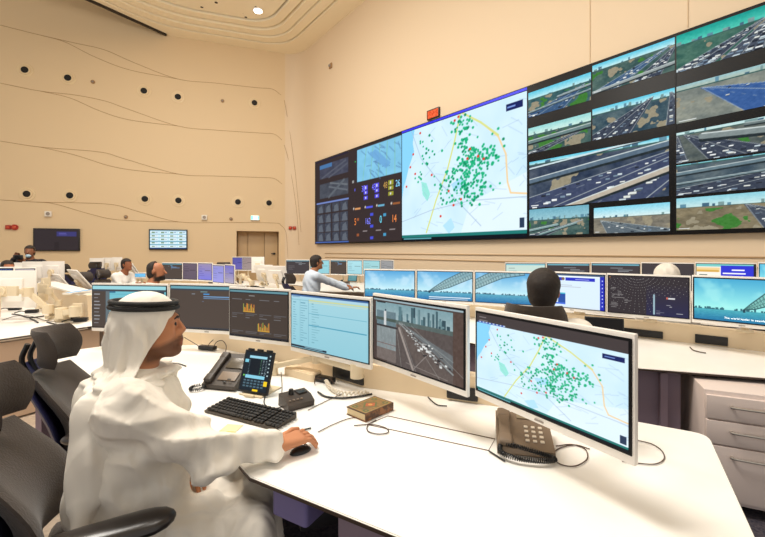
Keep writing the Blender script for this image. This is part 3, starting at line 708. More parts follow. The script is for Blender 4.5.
for x, w_ in ((-.105, .05), (.115, .03)): b = MB(); b.box((x, -.083, 0), (w_, .006, .13)); b.build('pictogram', EXG, o, 'green pictogram panel')
SCR = attr_mat('lit_screen', .4, 1.0, .08); SCRM = attr_mat('matte_screen', .9, 1.0, .0)
BLK = mat('black_plastic', (24, 23, 24), .4); BLKG = mat('black_gloss', (16, 15, 17), .4, spec=.2)
def television(label, x0, x1, y0, y1, img, dark):
    A, B = back_pt(x0, 0, .05), back_pt(x1, 0, .05); mid = (A+B)/2
    zt, zb = P((x0+x1)/2, y0, mid.y).z, P((x0+x1)/2, y1, mid.y).z; w = (B-A).xy.length
    o = thing('wall_television', label, 'television', (mid.x, mid.y, zb), math.atan2(B.y-A.y, B.x-A.x))
    b = MB(); b.box((0, 0, (zt-zb)/2), (w, .06, zt-zb), bev=.008); b.build('case', BLK, o)
    s_ = link_mesh('screen', grid_mesh('screen', img.a, w-.07, zt-zb-.07), SCR, o); s_.location = (0, -.034, .035)
    b = MB(); b.box((0, .05, (zt-zb)/2), (.4, .06, .3)); b.build('wall_bracket', BLK, o)
    return o
c = Cv(60, 36, (50, 42, 44)); c.rect(.5, .12, .95, .34, (58, 56, 110)); c.rows(.55, .18, .9, 2, .07, (84, 80, 150), np.random.default_rng(2), .03); c.rect(.45, .6, .55, 1, (42, 35, 37))
television('dark wall television left of the lit one on the back wall', 33.5, 80, 228.5, 251, c, True)
television('wall television lit with a grid of pale blue pictures', 149, 187.5, 229.5, 249.8, tv_grid(80, 44), False)
# ceiling downlight
p = D(258, 10, ZC+.2)
o = thing('ceiling_downlight', 'bright round downlight in the perforated ceiling raft', 'ceiling light', tuple(p))
b = MB(); b.cyl((0, 0, .0), (0, 0, -.03), .16, n=24); b.build('trim_ring', WPL, o)
b = MB(); b.cyl((0, 0, -.03), (0, 0, -.05), .12, n=24); b.build('lens', mat('lamp_white', (255, 250, 240), .4, emit=(255, 250, 240), es=6), o, 'glowing lens')
# red sign above the video wall
p = video_at(434); o = thing('ticker_display', 'small red lit display board above the video wall', 'display', (p.x, p.y, P(434, 114, p.y).z), math.atan2(WE.y, WE.x))
b = MB(); b.box((0, -.022, 0), (.4, .04, .23), bev=.006); b.build('case', BLK, o)
c = Cv(44, 24, (232, 92, 52)); c.noise(70, 9, np.random.default_rng(4), col=(.6, .7, .5)); c.rect(0, .0, .03, 1, (60, 20, 14)); 
s_ = link_mesh('lit_face', grid_mesh('lit_face', c.a, .35, .18), SCRM, o, 'red lit face'); s_.location = (0, -.0435, -.09)

# ------------------------------------------------------------------ the video wall
VD = WD-.1
v0 = video_at(315.2, VD); vrz = math.atan2(WE.y, WE.x); ZB, ZT = 1.735, 4.53; VH = ZT-ZB
vw = thing('video_wall', 'huge video wall of traffic cameras and a dotted city map', 'video wall', (v0.x, v0.y, ZB), vrz)
def vt(px): return (video_at(px, VD)-v0).dot(WE)
LEN = vt(835)
b = MB(); b.box((LEN/2, .05, VH/2), (LEN+.04, .1, VH+.05), bev=.006); b.build('frame', BLKG, vw)
b = MB(); b.box((vt(402)+(vt(527)-vt(402))/2, -.003, VH-.02), (vt(527)-vt(402), .006, .05)); b.build('title_bar', mat('title_blue', (20, 24, 160), .4, emit=(24, 28, 190), es=.9), vw, 'blue strip along the top of the map')
def panel(name, x0, x1, va, vb, img, label=None, gain=1.0):
    ta, tb = vt(x0), vt(x1); w, h = tb-ta, (vb-va)*VH
    o = link_mesh(name, grid_mesh(name, img.a, w, h, gain), SCRM, vw, label); o.location = ((ta+tb)/2, -.004, va*VH); return o
panel('dashboard_screen', 315.6, 401.6, .005, .993, dashboard(190, 110), 'dark dashboard with camera thumbnails and counters')
for txt, px, v, sz, colr in (('38', 363.5, .55, .26, (96, 100, 246)), ('43', 374, .545, .26, (96, 100, 246)), ('48', 385.5, .54, .26, (150, 120, 60)), ('26', 398, .535, .26, (110, 190, 236)), ('5', 355.5, .215, .3, (214, 120, 50)), ('162', 368, .21, .26, (110, 120, 250)), ('0', 381, .215, .3, (90, 190, 220)), ('14', 394.3, .21, .3, (206, 120, 60))):
    Mx = Matrix.Translation((vt(px), -.008, v*VH)) @ Matrix.Rotation(R(90), 4, 'X') @ Matrix.Diagonal((.72, 1, 1, 1))
    text_mesh('counter_digits', txt, sz*.95, mat('digits_%s' % txt, colr, .5, emit=colr, es=.55), vw, Mx)
mp = city_map(240, 200, 3, dotr=.0098); panel('map_screen', 402.2, 527, .0, .978, mp, 'pale city map covered in green dots')
RD = (58, 66, 82); RD2 = (70, 78, 92); RB = (58, 88, 124)
cams = [(528.5, 591, .794, .958, cctv(100, 56, 31, .3, roads=[(.9, .35, -.3, .6, RB)], green=.45, cars=16, land=(60, 96, 100), fly=[((.0, .8), (1, .6), .05, (120, 140, 146)), ((.5, .5), (1, .42), .06, (140, 156, 160))])),
        (592.5, 675, .823, .99, cctv(130, 60, 32, .22, roads=[(.95, .2, -.1, .35, RB), (1.0, .25, .5, .85, RD)], green=.3, cars=34, fly=[((.0, .95), (1, .75), .08, (150, 160, 160))])),
        (528.5, 591, .553, .722, cctv(100, 56, 33, .3, ((150, 214, 214), (206, 236, 226)), roads=[(1.0, .45, -.2, .25, RD)], green=.45, cars=8, fly=[((.0, .55), (1, .42), .12, (104, 128, 128))])),
        (592.5, 675, .553, .735, cctv(130, 62, 34, .2, roads=[(.75, .1, -.2, .5, RD), (.95, .1, .9, 1.4, RD2)], green=.25, cars=44, land=(64, 86, 96), city=14)),
        (529.5, 669, .19, .497, cctv(210, 104, 35, .08, roads=[(1.3, .1, -.5, .9, (62, 72, 100))], green=.08, cars=70, land=(62, 74, 92), fly=[((0, .42), (1, .12), .09, (90, 110, 128)), ((0, .15), (.9, -.02), .03, (206, 226, 232)), ((.3, 1.05), (1.05, .5), .09, (186, 176, 160))])),
        (529.5, 589, .01, .182, cctv(100, 58, 36, .42, ((110, 170, 190), (150, 196, 206)), roads=[(.9, .5, -.1, .3, RD)], green=.35, cars=10, city=26, fly=[((.0, .8), (.5, .62), .07, (130, 160, 160)), ((.2, .95), (.8, .6), .06, (120, 150, 150))])),
        (594, 670, .01, .158, cctv(130, 58, 37, .4, ((130, 208, 232), (214, 236, 236)), roads=[(.1, .5, .2, 1.3, (92, 104, 112))], green=.12, cars=24, land=(130, 124, 110))),
        (676.5, 832, .806, .992, cctv(190, 62, 38, .3, ((24, 150, 140), (84, 200, 180)), roads=[(.62, .3, -.1, .28, RD), (.66, .3, .32, .62, RD2), (.9, .3, .9, 1.4, RD)], green=.2, cars=60, land=(64, 104, 92), city=18)),
        (676.5, 832, .548, .735, cctv(190, 62, 39, .14, ((150, 190, 196), (176, 190, 176)), roads=[(.2, .2, .5, 1.7, (56, 92, 150))], green=.04, cars=8, land=(128, 134, 126))),
        (676.5, 832, .35, .502, cctv(190, 58, 40, .1, ((190, 224, 226), (206, 230, 226)), roads=[(.06, .1, .25, .8, RD), (.0, .1, -.1, .1, RD2)], green=.22, cars=30, land=(92, 100, 96), fly=[((.2, .25), (1.05, .5), .18, (128, 140, 140)), ((.5, .12), (1.0, .16), .08, (110, 124, 124))])),
        (676.5, 832, .187, .34, cctv(190, 58, 41, .05, ((120, 200, 214), (150, 206, 206)), roads=[(1.4, .2, -.6, .9, RD)], green=.1, cars=50, land=(74, 90, 100), fly=[((0, .3), (1, .1), .1, (104, 126, 136)), ((0, .62), (1, .4), .05, (120, 140, 146))])),
        (676.5, 832, .012, .172, cctv(190, 60, 42, .3, ((140, 206, 222), (196, 226, 226)), roads=[(.5, .32, .62, 1.25, (70, 78, 92))], green=.42, cars=22, land=(126, 116, 92), city=12))]
for x0, x1, va, vb, im in cams: panel('camera_picture', x0, x1, va, vb, im, gain=.95)
for px in (675.7,):
    b = MB(); b.box((vt(px), -.002, VH/2), (.02, .006, VH)); b.build('panel_seam', BLKG, vw)
# ------------------------------------------------------------------ consoles, monitors, chairs
TOPM = mat('worktop_white', (250, 247, 241), .32, spec=.4, noise=(1.3, (243, 237, 228), .45, .75))
EDGE = mat('edge_band', (62, 46, 36), .5)
CREAM = mat('cream_panel', (236, 214, 180), .45)
LAV = mat('lavender_panel', (142, 124, 138), .55)
BEIGE = mat('beige_panel', (200, 172, 146), .55)
WHITE = mat('white_shell', (244, 238, 230), .35)
ARMC = mat('arm_cream', (226, 208, 176), .35)
STEEL = mat('brushed_steel', (190, 182, 172), .3, .8)
TZ = .73                                              # worktop height
def worktop(o, poly, z=TZ, th=.014):
    b = MB(); b.prism(poly, z-th, z, bev=.003, seg=2); b.build('worktop', TOPM, o, 'white worktop', world=True)
    L = [Vector(p) for p in poly]; c = sum(L, Vector((0, 0)))/len(L)
    b = MB(); b.prism([tuple(p+(c-p).normalized()*-.0015) for p in L], z-th-.001, z-.004); b.build('edge_band', EDGE, o, 'dark edge band', world=True)
def dthing(name, label, cat, poly, group=None):
    c = sum((Vector(p) for p in poly), Vector((0, 0)))/len(poly); return thing(name, label, cat, (c.x, c.y, 0), 0, group)
def port(o, a, b_, z0=TZ+.012, z1=TZ+.075, m=None):   # black cable port let into a spine between two plan points
    a, b_ = Vector((*a, 0)), Vector((*b_, 0)); d = (b_-a).normalized(); n = Vector((d.y, -d.x, 0))
    q = MB(); q.obox((a+b_)/2+n*.004+Vector((0, 0, (z0+z1)/2)), ((b_-a).length, .02, z1-z0), Matrix((d, n, Vector((0, 0, 1)))).transposed(), .006); q.build('cable_port', BLK, o, 'black cable port', world=True)
# --- main console
main_poly = [(.80, .78), (.977, 1.049)] + round_poly([(.977, 1.049), (1.335, 1.64), (.8, 1.9)], [0, .06, 0], 6)[1:-1] + [(.8, 1.95), (-.03, 2.31), (-.47, 2.72), (-1.42, 3.32), (-2.1, 3.26), (-2.42, 2.95), (-2.36, 2.62), (-1.9, 2.43), (-1.36, 2.22), (-.66, 1.6), (-.47, 1.365), (-.44, 1.33), (.046, 1.049), (.35, .86)]
mdesk = dthing('control_desk', 'big curved white control desk with the keyboard, book and phones on it', 'desk', main_poly)
worktop(mdesk, main_poly)
spine = [(-2.02, 3.14), (-1.45, 3.2), (-1.0, 2.92), (-.54, 2.58), (-.096, 2.19), (.35, 2.01), (.75, 1.85)]
b = MB(); b.ribbon(spine, TZ+.001, TZ+.13, .085); b.build('spine_panel', CREAM, mdesk, 'cream spine panel', world=True)
def on_spine(px): 
    best = None
    for i in range(len(spine)-1):
        (ax, ay), (bx, by) = spine[i], spine[i+1]; pa, pb = CX+F*ax/ay, CX+F*bx/by
        if pa <= px <= pb:
            k = (px-CX)/F; t = (k*ay-ax)/((bx-ax)-k*(by-ay)); return (ax+(bx-ax)*t, ay+(by-ay)*t)
port(mdesk, on_spine(334), on_spine(364)); port(mdesk, on_spine(447), on_spine(478))
b = MB(); b.prism(round_poly([(-.37, 1.335), (-.24, 1.26), (-.19, 1.35), (-.32, 1.42)], .015), .605, .695); b.build('cable_tray', mat('violet_panel', (122, 112, 160), .5), mdesk, 'violet cable tray', world=True)
b = MB(); a0, a1 = Vector((-.15, 1.215, 0)), Vector((.35, .925, 0)); d = (a1-a0).normalized(); b.obox((a0+a1)/2+Vector((.02, .035, .625)), ((a1-a0).length, .05, .135), Matrix((d, Vector((-d.y, d.x, 0)), Vector((0, 0, 1)))).transposed(), .022); b.build('side_panel', LAV, mdesk, 'lavender side panel', world=True)
b = MB(); b.ribbon([(-2.1, 3.0), (-1.4, 3.1), (-.5, 2.5), (-.05, 2.1), (.75, 1.76), (1.18, 1.6)], .05, TZ-.04, .04); b.build('modesty_panel', LAV, mdesk, world=True)
b = MB(); b.prism([(1.1, 1.45), (1.2, 1.62), (1.16, 1.64), (1.06, 1.47)], .01, TZ-.04); b.build('leg', LAV, mdesk, world=True)
b = MB(); b.prism([(-2.3, 2.65), (-2.26, 2.65), (-2.2, 3.05), (-2.24, 3.05)], .01, TZ-.04); b.build('leg', LAV, mdesk, world=True)
pts = [D(367, 424.5, TZ+.001), D(388, 416, TZ+.001), D(495, 439, TZ+.001), D(488.5, 450.5, TZ+.001)]
b = MB(); b.tube(pts, .0022, 6, closed=True); b.build('cable_flap_gap', mat('gap_brown', (92, 62, 44), .7), mdesk, 'thin dark gap round the cable flap', world=True)

# --- monitors
def monitor(label, L, Rt, top, img, group, h=.365, arm=0, tilt=0, gain=1.0, back=.2, shell=None, base=TZ):
    """A monitor spanning plan points L..Rt (left, right as its viewer sees it), top edge at height top."""
    L, Rt = Vector(L), Vector(Rt); w = (Rt-L).length; mid = (L+Rt)/2
    z0 = top-h
    o = thing('monitor', label, 'monitor', (mid.x, mid.y, z0), math.atan2(Rt.y-L.y, Rt.x-L.x), group, tilt)
    b = MB(); b.box((0, .009, h/2), (w, .018, h), bev=.004); b.box((0, .034, h*.48), (w*.62, .03, h*.62), bev=.012); b.build('casing', shell or WHITE, o)
    b = MB(); b.box((0, -.0015, h/2+.006), (w-.014, .004, h-.04), bev=.001); b.build('bezel', BLKG, o, 'thin black bezel')
    if img is not None:
        s_ = link_mesh('screen', grid_mesh('screen', img, w-.024, h-.05, gain), SCR, o); s_.location = (0, -.0042, .031)
    b = MB(); b.box((0, -.002, .012), (.035, .003, .005)); b.build('badge', GRILLE, o, 'small grey badge')
    if arm:
        b = MB(); b.cyl((0, .05, h*.45), (0, .085, h*.45), .045, n=20); b.box((0, .06, h*.45), (.1, .02, .1), bev=.004); b.cyl((0, .085, h*.3), (0, .085, h*.5), .02); a_ = b.build('mount', ARMC, o, 'cream monitor mount')
        if arm == 3:                                     # straight back to a post on the spine
            b = MB(); b.bar((0, .085, h*.4), (0, back, h*.4), .03, .03, bev=.006)
            X = MW[o] @ Vector((0, back, 0)); zb = base+.0015
            for i in range(len(spine)-1):
                A_, B_ = Vector(spine[i]), Vector(spine[i+1]); d_ = (B_-A_).normalized(); n_ = Vector((-d_.y, d_.x)); q_ = X.xy-A_; t_ = q_.dot(d_)
                if -.02 < t_ < (B_-A_).length+.02 and -.07 < q_.dot(n_) < .16: zb = base+.141
            b.cyl((0, back, zb-z0), (0, back, h*.5), .024, n=18); b.cyl((0, back, zb-z0), (0, back, zb-z0+.02), .05, n=20); b.build('arm', ARMC, o, 'cream monitor arm')
        elif arm: b = MB(); b.bar((0, .085, -.04), (-.17*arm, .02, -.055), .03, .028, bev=.006); b.cyl((0, .085, -.07), (0, .085, -.02), .032, n=20); b.cyl((-.17*arm, .02, -.085), (-.17*arm, .02, -.025), .03, n=20); b.bar((-.17*arm, .02, -.065), (-.02*arm, .13, -.075), .03, .028, bev=.006); b.cyl((-.02*arm, .135, base-z0), (-.02*arm, .135, -.03), .026, n=20); b.build('arm', ARMC, o, 'cream monitor arm')
    return o
def lr(px, Y): return (Y*(px-CX)/F, Y)
GM = 'monitors on the big control desk'
MONS = [('teal window monitor, leftmost on the big control desk, behind the headdress', lr(91.5, 3.04), lr(168, 2.95), 1.238, bezel(sidebar_screen(150, 86), 1), 3),
        ('plain dark grey monitor beyond the face of the person in white robe', lr(169.6, 3.02), lr(246, 2.86), 1.239, bezel(slate_screen(150, 86), 1), 3),
        ('dark grey monitor with two little orange bar charts on the big control desk', lr(229, 2.78), lr(289.8, 2.56), 1.234, bezel(chart_screen(170, 96), 1), 3),
        ('monitor with a light blue table on the big control desk', lr(290.6, 2.42), lr(370.8, 2.02), 1.243, bezel(table_screen(190, 110), 1), 4),
        ('monitor showing a grey highway camera picture on the big control desk', lr(372.6, 2.075), lr(467.2, 1.585), 1.263, bezel(highway_screen(230, 132), 2), 3)]
for lab, L, Rt, top, im, arm in MONS:
    m = monitor(lab, L, Rt, top, im, GM, arm=0 if arm == 4 else arm, back=.31 if 'highway' in lab else .2)
    if arm == 4:                                     # the one arm the view shows below its screen
        b = MB(); b.bar(P(274, 366, 2.42), P(317, 357.5, 2.36), .035, .03, bev=.007); b.bar(P(317, 358, 2.36), P(355, 368.5, 2.13), .035, .03, bev=.007); q = P(317, 357.5, 2.36); b.cyl(q-Vector((0, 0, .03)), q+Vector((0, 0, .03)), .03, n=20); q = P(357, 370, 2.12); b.cyl(q-Vector((0, 0, .04)), q+Vector((0, 0, .035)), .036, n=20)
        q = P(274, 367, 2.42); b.cyl((q.x, q.y, TZ+.001), (q.x, q.y, q.z+.03), .024, n=18); q2 = (Vector((*L, 0))+Vector((*Rt, 0)))/2+Vector((.066, .075, 1.05)); b.bar(P(317, 357, 2.36), q2, .03, .03, up=(1, 0, 0), bev=.005); b.build('arm', ARMC, m, 'cream jointed monitor arm', world=True)
c = city_map(260, 150, 3, strip=.125, dotr=.0095); c.rect(0, 0, 1, .125, (66, 58, 58)); c.rows(.03, .045, .2, 2, .04, (120, 112, 112), np.random.default_rng(3), .012); c.rect(.02, .105, .25, .125, (60, 90, 170))
for k in range(8): c.rect(.03+.03*k, .108, .045+.03*k, .122, (180, 200, 230))
monitor('nearest monitor showing a pale map full of green dots', lr(475, 1.64), lr(635, 1.10), 1.251, bezel(c, 2), GM, arm=3, back=.4)
# --- second console to the right, under the video wall
r2 = [(2.75, 2.2), (2.3, 2.36), (1.65, 2.565), (1.05, 2.95), (.5, 3.5), (-.3, 4.2), (-.5, 5.15), (.5, 5.0), (1.1, 4.6), (1.75, 4.2), (2.15, 3.75), (2.75, 3.25), (3.1, 2.7)][::1]
r2 = r2[::-1]
d2 = dthing('control_desk', 'white control desk with the drawer unit under it, right of the map monitor', 'desk', r2); worktop(d2, r2)
sp2 = [(-.45, 5.0), (.42, 4.86), (1.02, 4.5), (1.62, 4.06), (2.05, 3.62), (2.5, 3.26), (2.85, 2.96), (3.0, 2.72)]
b = MB(); b.ribbon(sp2, TZ+.001, TZ+.14, .09); b.build('spine_panel', CREAM, d2, 'cream spine panel', world=True)
spine = sp2; port(d2, on_spine(617), on_spine(663), TZ+.01, TZ+.07); port(d2, on_spine(695), on_spine(728), TZ+.01, TZ+.08)
b = MB(); b.ribbon([(.6, 3.5), (1.15, 3.0), (1.72, 2.68), (1.915, 2.57)], .04, TZ-.04, .04); b.build('modesty_panel', LAV, d2, 'lavender modesty panel', world=True)
b = MB(); b.ribbon([(1.84, 2.58), (1.98, 3.1)], .04, TZ-.04, .04); b.build('side_panel', LAV, d2, 'lavender side panel', world=True)
# drawer unit
pd_rz = R(-25); px0 = D(705, 396, .66)
ped = thing('drawer_unit', 'white drawer unit with three drawers under the right-hand desk', 'drawer unit', (px0.x+.015, px0.y+.02, 0), pd_rz)
PEDW = mat('pedestal_white', (222, 206, 198), .45)
b = MB(); b.box((.23, .3, .375), (.46, .58, .63), bev=.006); b.build('body', PEDW, ped)
for k, (z0, z1) in enumerate(((.535, .665), (.395, .525), (.085, .385))):
    b = MB(); b.box((.23, 0, (z0+z1)/2), (.45, .022, z1-z0), bev=.004); dr_ = b.build('drawer', PEDW, ped)
    b = MB(); zz = z1-.05; b.tube([(.12, -.008, zz), (.13, -.035, zz), (.36, -.035, zz), (.37, -.008, zz)], .007, 8, smooth=3); b.build('handle', STEEL, dr_, 'steel bar handle')
for x, y in ((.05, .06), (.41, .06), (.05, .54), (.41, .54)):
    b = MB(); b.cyl((x-.012, y, .034), (x+.012, y, .034), .028, n=16); b.cyl((x, y, .034), (x, y, .066), .01, n=8); b.build('caster', BLK, ped)
G2 = 'monitors on the right-hand desk with the drawer unit'
bt = (.93, .98, 1.0)
ROW2 = [('monitor showing blue sky over a skyline, left end of the right-hand desk', lr(364, 4.9), lr(415.6, 4.7), 1.262, bezel(arch_panorama(120, 70, -.5, .35), 1), 0),
        ('monitor showing the near end of a lattice bridge over water', lr(416.4, 4.55), lr(473.6, 4.3), 1.27, bezel(arch_panorama(130, 74, .4, 1.08).rows(.22, .88, .97, 2, .06, (226, 240, 244), np.random.default_rng(9), .02, .9), 1), 0),
        ('monitor showing the lattice bridge, half hidden by the dark-haired person', lr(474.4, 4.28), lr(540, 3.98), 1.272, bezel(arch_panorama(130, 74, .78, 1.5), 1), 0),
        ('monitor with a white page and blue banners right of the dark-haired person', lr(541, 3.93), lr(606.2, 3.52), 1.284, bezel(portal_screen(140, 84), 1), 1),
        ('monitor with white dotted arcs on near-black on the right-hand desk', lr(606.8, 3.48), lr(690.8, 3.1), 1.288, bezel(dots_screen(190, 108), 1), 1),
        ('large bridge picture monitor cut by the right edge of the view', lr(691.8, 3.08), lr(800, 2.66), 1.297, bezel(arch_panorama(200, 116, .05, 1.02, (.82, 1.02, .96)), 2), -1)]
for i, (lab, L, Rt, top, im, arm) in enumerate(ROW2):
    m = monitor(lab, L, Rt, top, im, G2, arm=3)
    if i == 5:
        text_mesh('caption', 'The world leader in seamless &', .02, mat('caption_white', (240, 246, 246), .5, emit=(240, 246, 246), es=.9), m, Matrix.Translation((.03, -.0052, .058)) @ Matrix.Rotation(R(90), 4, 'X'), 'white caption')
# --- front row along the video wall
spine = []
G3 = 'monitors in the row nearest the video wall'
ROW3 = [('pale map monitor above the dark-haired person\'s head, near the video wall', 505, 546, 5.7, 5.6, plain_screen(90, 52, (196, 218, 208), (190, 214, 206), 3)),
        ('dark monitor seen above the white page monitor, near the video wall', 546.4, 590, 5.55, 5.4, dark_list_screen(90, 52, 4)),
        ('dark monitor just left of the far person in white headdress', 591, 640.6, 5.35, 5.1, dark_list_screen(90, 52, 5)),
        ('dark monitor directly beyond the far person in white headdress', 641.2, 694.6, 5.05, 4.75, dark_list_screen(90, 52, 6, (70, 64, 66))),
        ('monitor with a blue banner page in the row nearest the video wall', 695, 757, 4.72, 4.35, page_screen(120, 66)),
        ('bridge monitor cut by the right edge in the row nearest the video wall', 758, 810, 4.3, 4.0, arch_panorama(90, 56, -.3, .5, (.8, 1.02, .98)))]
for lab, x0, x1, y0, y1, im in ROW3:
    ym = (y0+y1)/2; monitor(lab, lr(x0, y0), lr(x1, y1), P(0, 262.4, ym).z, bezel(im, 1), G3, h=.36, arm=3)
r3 = [(1.3, 5.35), (2.3, 4.9), (3.2, 4.15), (4.3, 3.4), (4.9, 4.1), (3.8, 4.95), (2.9, 5.8), (1.75, 6.3)]
d3 = dthing('control_desk', 'white control desk in the row nearest the video wall, mostly hidden', 'desk', r3); worktop(d3, r3)
b = MB(); b.ribbon([(1.8, 6.15), (2.84, 5.68), (3.74, 4.84), (4.75, 4.02)], .03, TZ-.04, .05); b.build('back_panel', CREAM, d3, world=True)

# --- chairs
TAUPE = mat('chair_taupe', (54, 43, 35), .6, bump=(160, .25), sheen=.2)
NAVY = mat('chair_navy', (38, 38, 76), .5)
CBLK = mat('chair_black', (22, 21, 24), .35)
PADG = mat('armrest_black', (40, 34, 32), .28, spec=.6)
def shell(w, z0, z1, x_fn, th, n=14, m=10, wfn=None, cup=.0):   # padded curved plate facing +X
    rings = []
    for j in range(m+1):
        t = j/m; z = z0+(z1-z0)*t; ww = w*(wfn(t) if wfn else 1)/2; f = []; k = []
        e = math.sin(math.pi*min(1, max(0, t)))**.25 if 0 < t < 1 else 0.0
        for i in range(n+1):
            s = -1+2*i/n; y = ww*s; x = x_fn(t)+cup*s*s; q = th/2*max(.15, (1-s**6)**.5)*max(.2, e)
            f.append((x+q, y, z)); k.append((x-q, y, z))
        rings.append(f+k[::-1])
    return rings
def chair(label, loc, rz, group=None, full=True, hup=0, pad=None):
    pad = pad or TAUPE
    o = thing('office_chair', label, 'chair', loc, rz, group)
    b = MB(); b.box((.03, 0, .415), (.5, .5, .09), bev=.035, seg=3); b.build('seat', pad, o)
    xb = lambda t: -.235-.11*t+.05*math.sin(math.pi*t*1.3)
    b = MB(); b.loft(shell(.47, .52, .9, xb, .07, wfn=lambda t: .92+.12*math.sin(math.pi*t)-.12*t, cup=.07)); b.build('backrest', pad, o)
    b = MB(); b.loft(shell(.44, .44, .94, lambda t: xb(t)-.055, .035, wfn=lambda t: .55+.5*math.sin(math.pi*(.15+.75*t)), cup=.05)); b.build('back_frame', NAVY, o, 'dark blue plastic back frame')
    b = MB(); b.loft(shell(.31, .93+hup, 1.105+hup, lambda t: -.37-.03*t+.03*math.sin(math.pi*t), .05, wfn=lambda t: .8+.22*math.sin(math.pi*(.1+.8*t)), cup=.1)); b.build('headrest', pad, o)
    for s in (-1, 1):
        b = MB(); b.tube([(-.39, s*.035, .86), (-.43, s*.04, .96+hup), (-.405, s*.045, 1.04+hup)], .012, 8, smooth=4); b.build('headrest_strut', CBLK, o)
        b = MB(); b.tube([(-.1, s*.25, .42), (-.09, s*.3, .46), (-.06, s*.305, .6), (-.03, s*.3, .645)], .02, 8, smooth=4); ps = b.build('arm_post', CBLK, o)
        b = MB(); rg = []
        for k in range(13):
            t = k/12; x = -.19+.38*(.5-.5*math.cos(math.pi*t)); e = max(.12, (1-abs(2*(x+.19)/.38-1)**5)**.5); ww = (.05+.012*t)*e; hh = .03*e; zz = .664+.012*t
            rg.append([(x, s*.3+ww*math.cos(a), zz+hh*math.sin(a)) for a in [q*math.pi/8 for q in range(16)]])
        b.loft(rg); b.build('armrest', PADG, o, 'smooth black armrest')
    if full:
        b = MB(); b.cyl((0, 0, .1), (0, 0, .3), .03); b.cyl((0, 0, .28), (0, 0, .37), .022); b.box((0, 0, .36), (.26, .2, .035), bev=.01); b.build('gas_column', CBLK, o)
        for k in range(5):
            a = k*2*math.pi/5+.3; e = Vector((math.cos(a)*.3, math.sin(a)*.3, .085)); b = MB(); b.bar((0, 0, .11), e, .045, .03, bev=.008); lg = b.build('leg', CBLK, o)
            b = MB(); q = Vector((-math.sin(a), math.cos(a), 0))*.022; c_ = Vector((e.x, e.y, .034)); b.cyl(c_-q, c_+q, .028, n=14); b.cyl(c_, e, .01, n=8); b.build('caster', CBLK, lg)
    return o
# ------------------------------------------------------------------ things on the big desk
PHONE = mat('phone_body', (60, 52, 46), .38); PHONE2 = mat('phone_taupe', (126, 108, 90), .42); KEYM = mat('keycap', (34, 32, 32), .5); KEYL = mat('phone_key', (226, 214, 196), .4)
def rot_local(o): return MW[o]
def coil(mb, pts, r, turns, wire, n=6):
    P_ = spline([Vector(p) for p in pts], 24); L = []; N = turns*10
    cum = [0]
    for i in range(1, len(P_)): cum.append(cum[-1]+(P_[i]-P_[i-1]).length)
    j = 0
    for k in range(N+1):
        s = cum[-1]*k/N
        while j < len(P_)-2 and cum[j+1] < s: j += 1
        p = P_[j].lerp(P_[j+1], (s-cum[j])/max(cum[j+1]-cum[j], 1e-9)); t = (P_[j+1]-P_[j]).normalized()
        u = t.cross(Vector((0, 0, 1))).normalized(); v = u.cross(t); a = k*2*math.pi/10
        L.append(p+(u*math.cos(a)+v*math.sin(a))*r)
    mb.tube(L, wire, n)
def desk_phone(label, loc, rz, m, keys=True, screen=False, k=.285):
    """Local frame: user at -Y, phone about .2 wide, handset on its left."""
    o = thing('desk_phone', label, 'phone', loc, rz, None)
    b = MB(); prof = [(-.1, .012), (-.1, .028), (.1, .028+.2*k), (.105, .013+.2*k), (.1, .0), (-.09, .0)]
    b.loft([[(x, y, z) for y, z in prof] for x in (-.1, -.096, .096, .1)]); b.build('base', m, o)
    nrm = Vector((0, -k, 1)).normalized(); sl = Vector((0, 1, k)).normalized()
    def on(x, y, up=0): return Vector((x, y, .028+(y+.1)*k)) + nrm*up
    M3 = Matrix((Vector((1, 0, 0)), sl, nrm)).transposed()
    b = MB(); b.obox(on(-.07, 0, .012), (.042, .185, .022), M3, .01, 3); b.obox(on(-.07, -.07, .01), (.05, .05, .03), M3, .012, 3); b.obox(on(-.07, .07, .01), (.05, .05, .03), M3, .012, 3); b.build('handset', m if not screen else PHONE, o)
    if screen:
        b = MB(); b.obox(on(.03, .035, .003), (.11, .075, .006), M3, .002); b.build('display', mat('lcd_dark', (88, 80, 68), .25), o, 'blank grey display')
        b = MB(); b.obox(on(.03, -.045, .003), (.11, .06, .005), M3, .002); b.build('key_plate', PHONE2, o)
        for k in range(3):
            b = MB(); b.obox(on(.0+.03*k, -.085, .003), (.018, .008, .006), M3, .002); b.build('key', KEYM, o)
    else:
        for r_ in range(4):
            for q in range(3):
                b = MB(); b.obox(on(.01+.026*q, -.055+.024*r_, .002), (.015, .012, .006), M3, .003); b.build('key', KEYL, o, 'pale key' if not (r_ or q) else None)
        b = MB(); b.obox(on(.03, .075, .003), (.1, .03, .005), M3, .002); b.build('display', mat('lcd_tan', (150, 136, 112), .3), o)
    return o
p = D(222, 391, TZ); ph1 = desk_phone('dark desk phone with blank display left of the propped-up tablet', (p.x, p.y+.1, TZ+.001), R(-14), PHONE, screen=True, k=.6)
b = MB(); coil(b, [(-.075, -.09, .02), (-.09, -.14, .012), (-.13, -.15, .012), (-.15, -.11, .012), (-.13, -.07, .012)], .006, 22, .0024); b.build('cord', BLK, ph1, 'coiled black cord')
p = D(532, 457, TZ); ph2 = desk_phone('taupe desk phone with pale keys under the nearest monitor', (p.x, p.y+.09, TZ+.001), R(-14), PHONE2)
b = MB(); coil(b, [(-.08, -.06, .04), (-.09, -.12, .024), (-.04, -.15, .019), (.04, -.15, .019), (.09, -.13, .019), (.08, -.112, .02), (.0, -.1, .032), (-.07, -.09, .04)], .007, 60, .0025, 5); b.build('cord', BLK, ph2, 'coiled black cord')
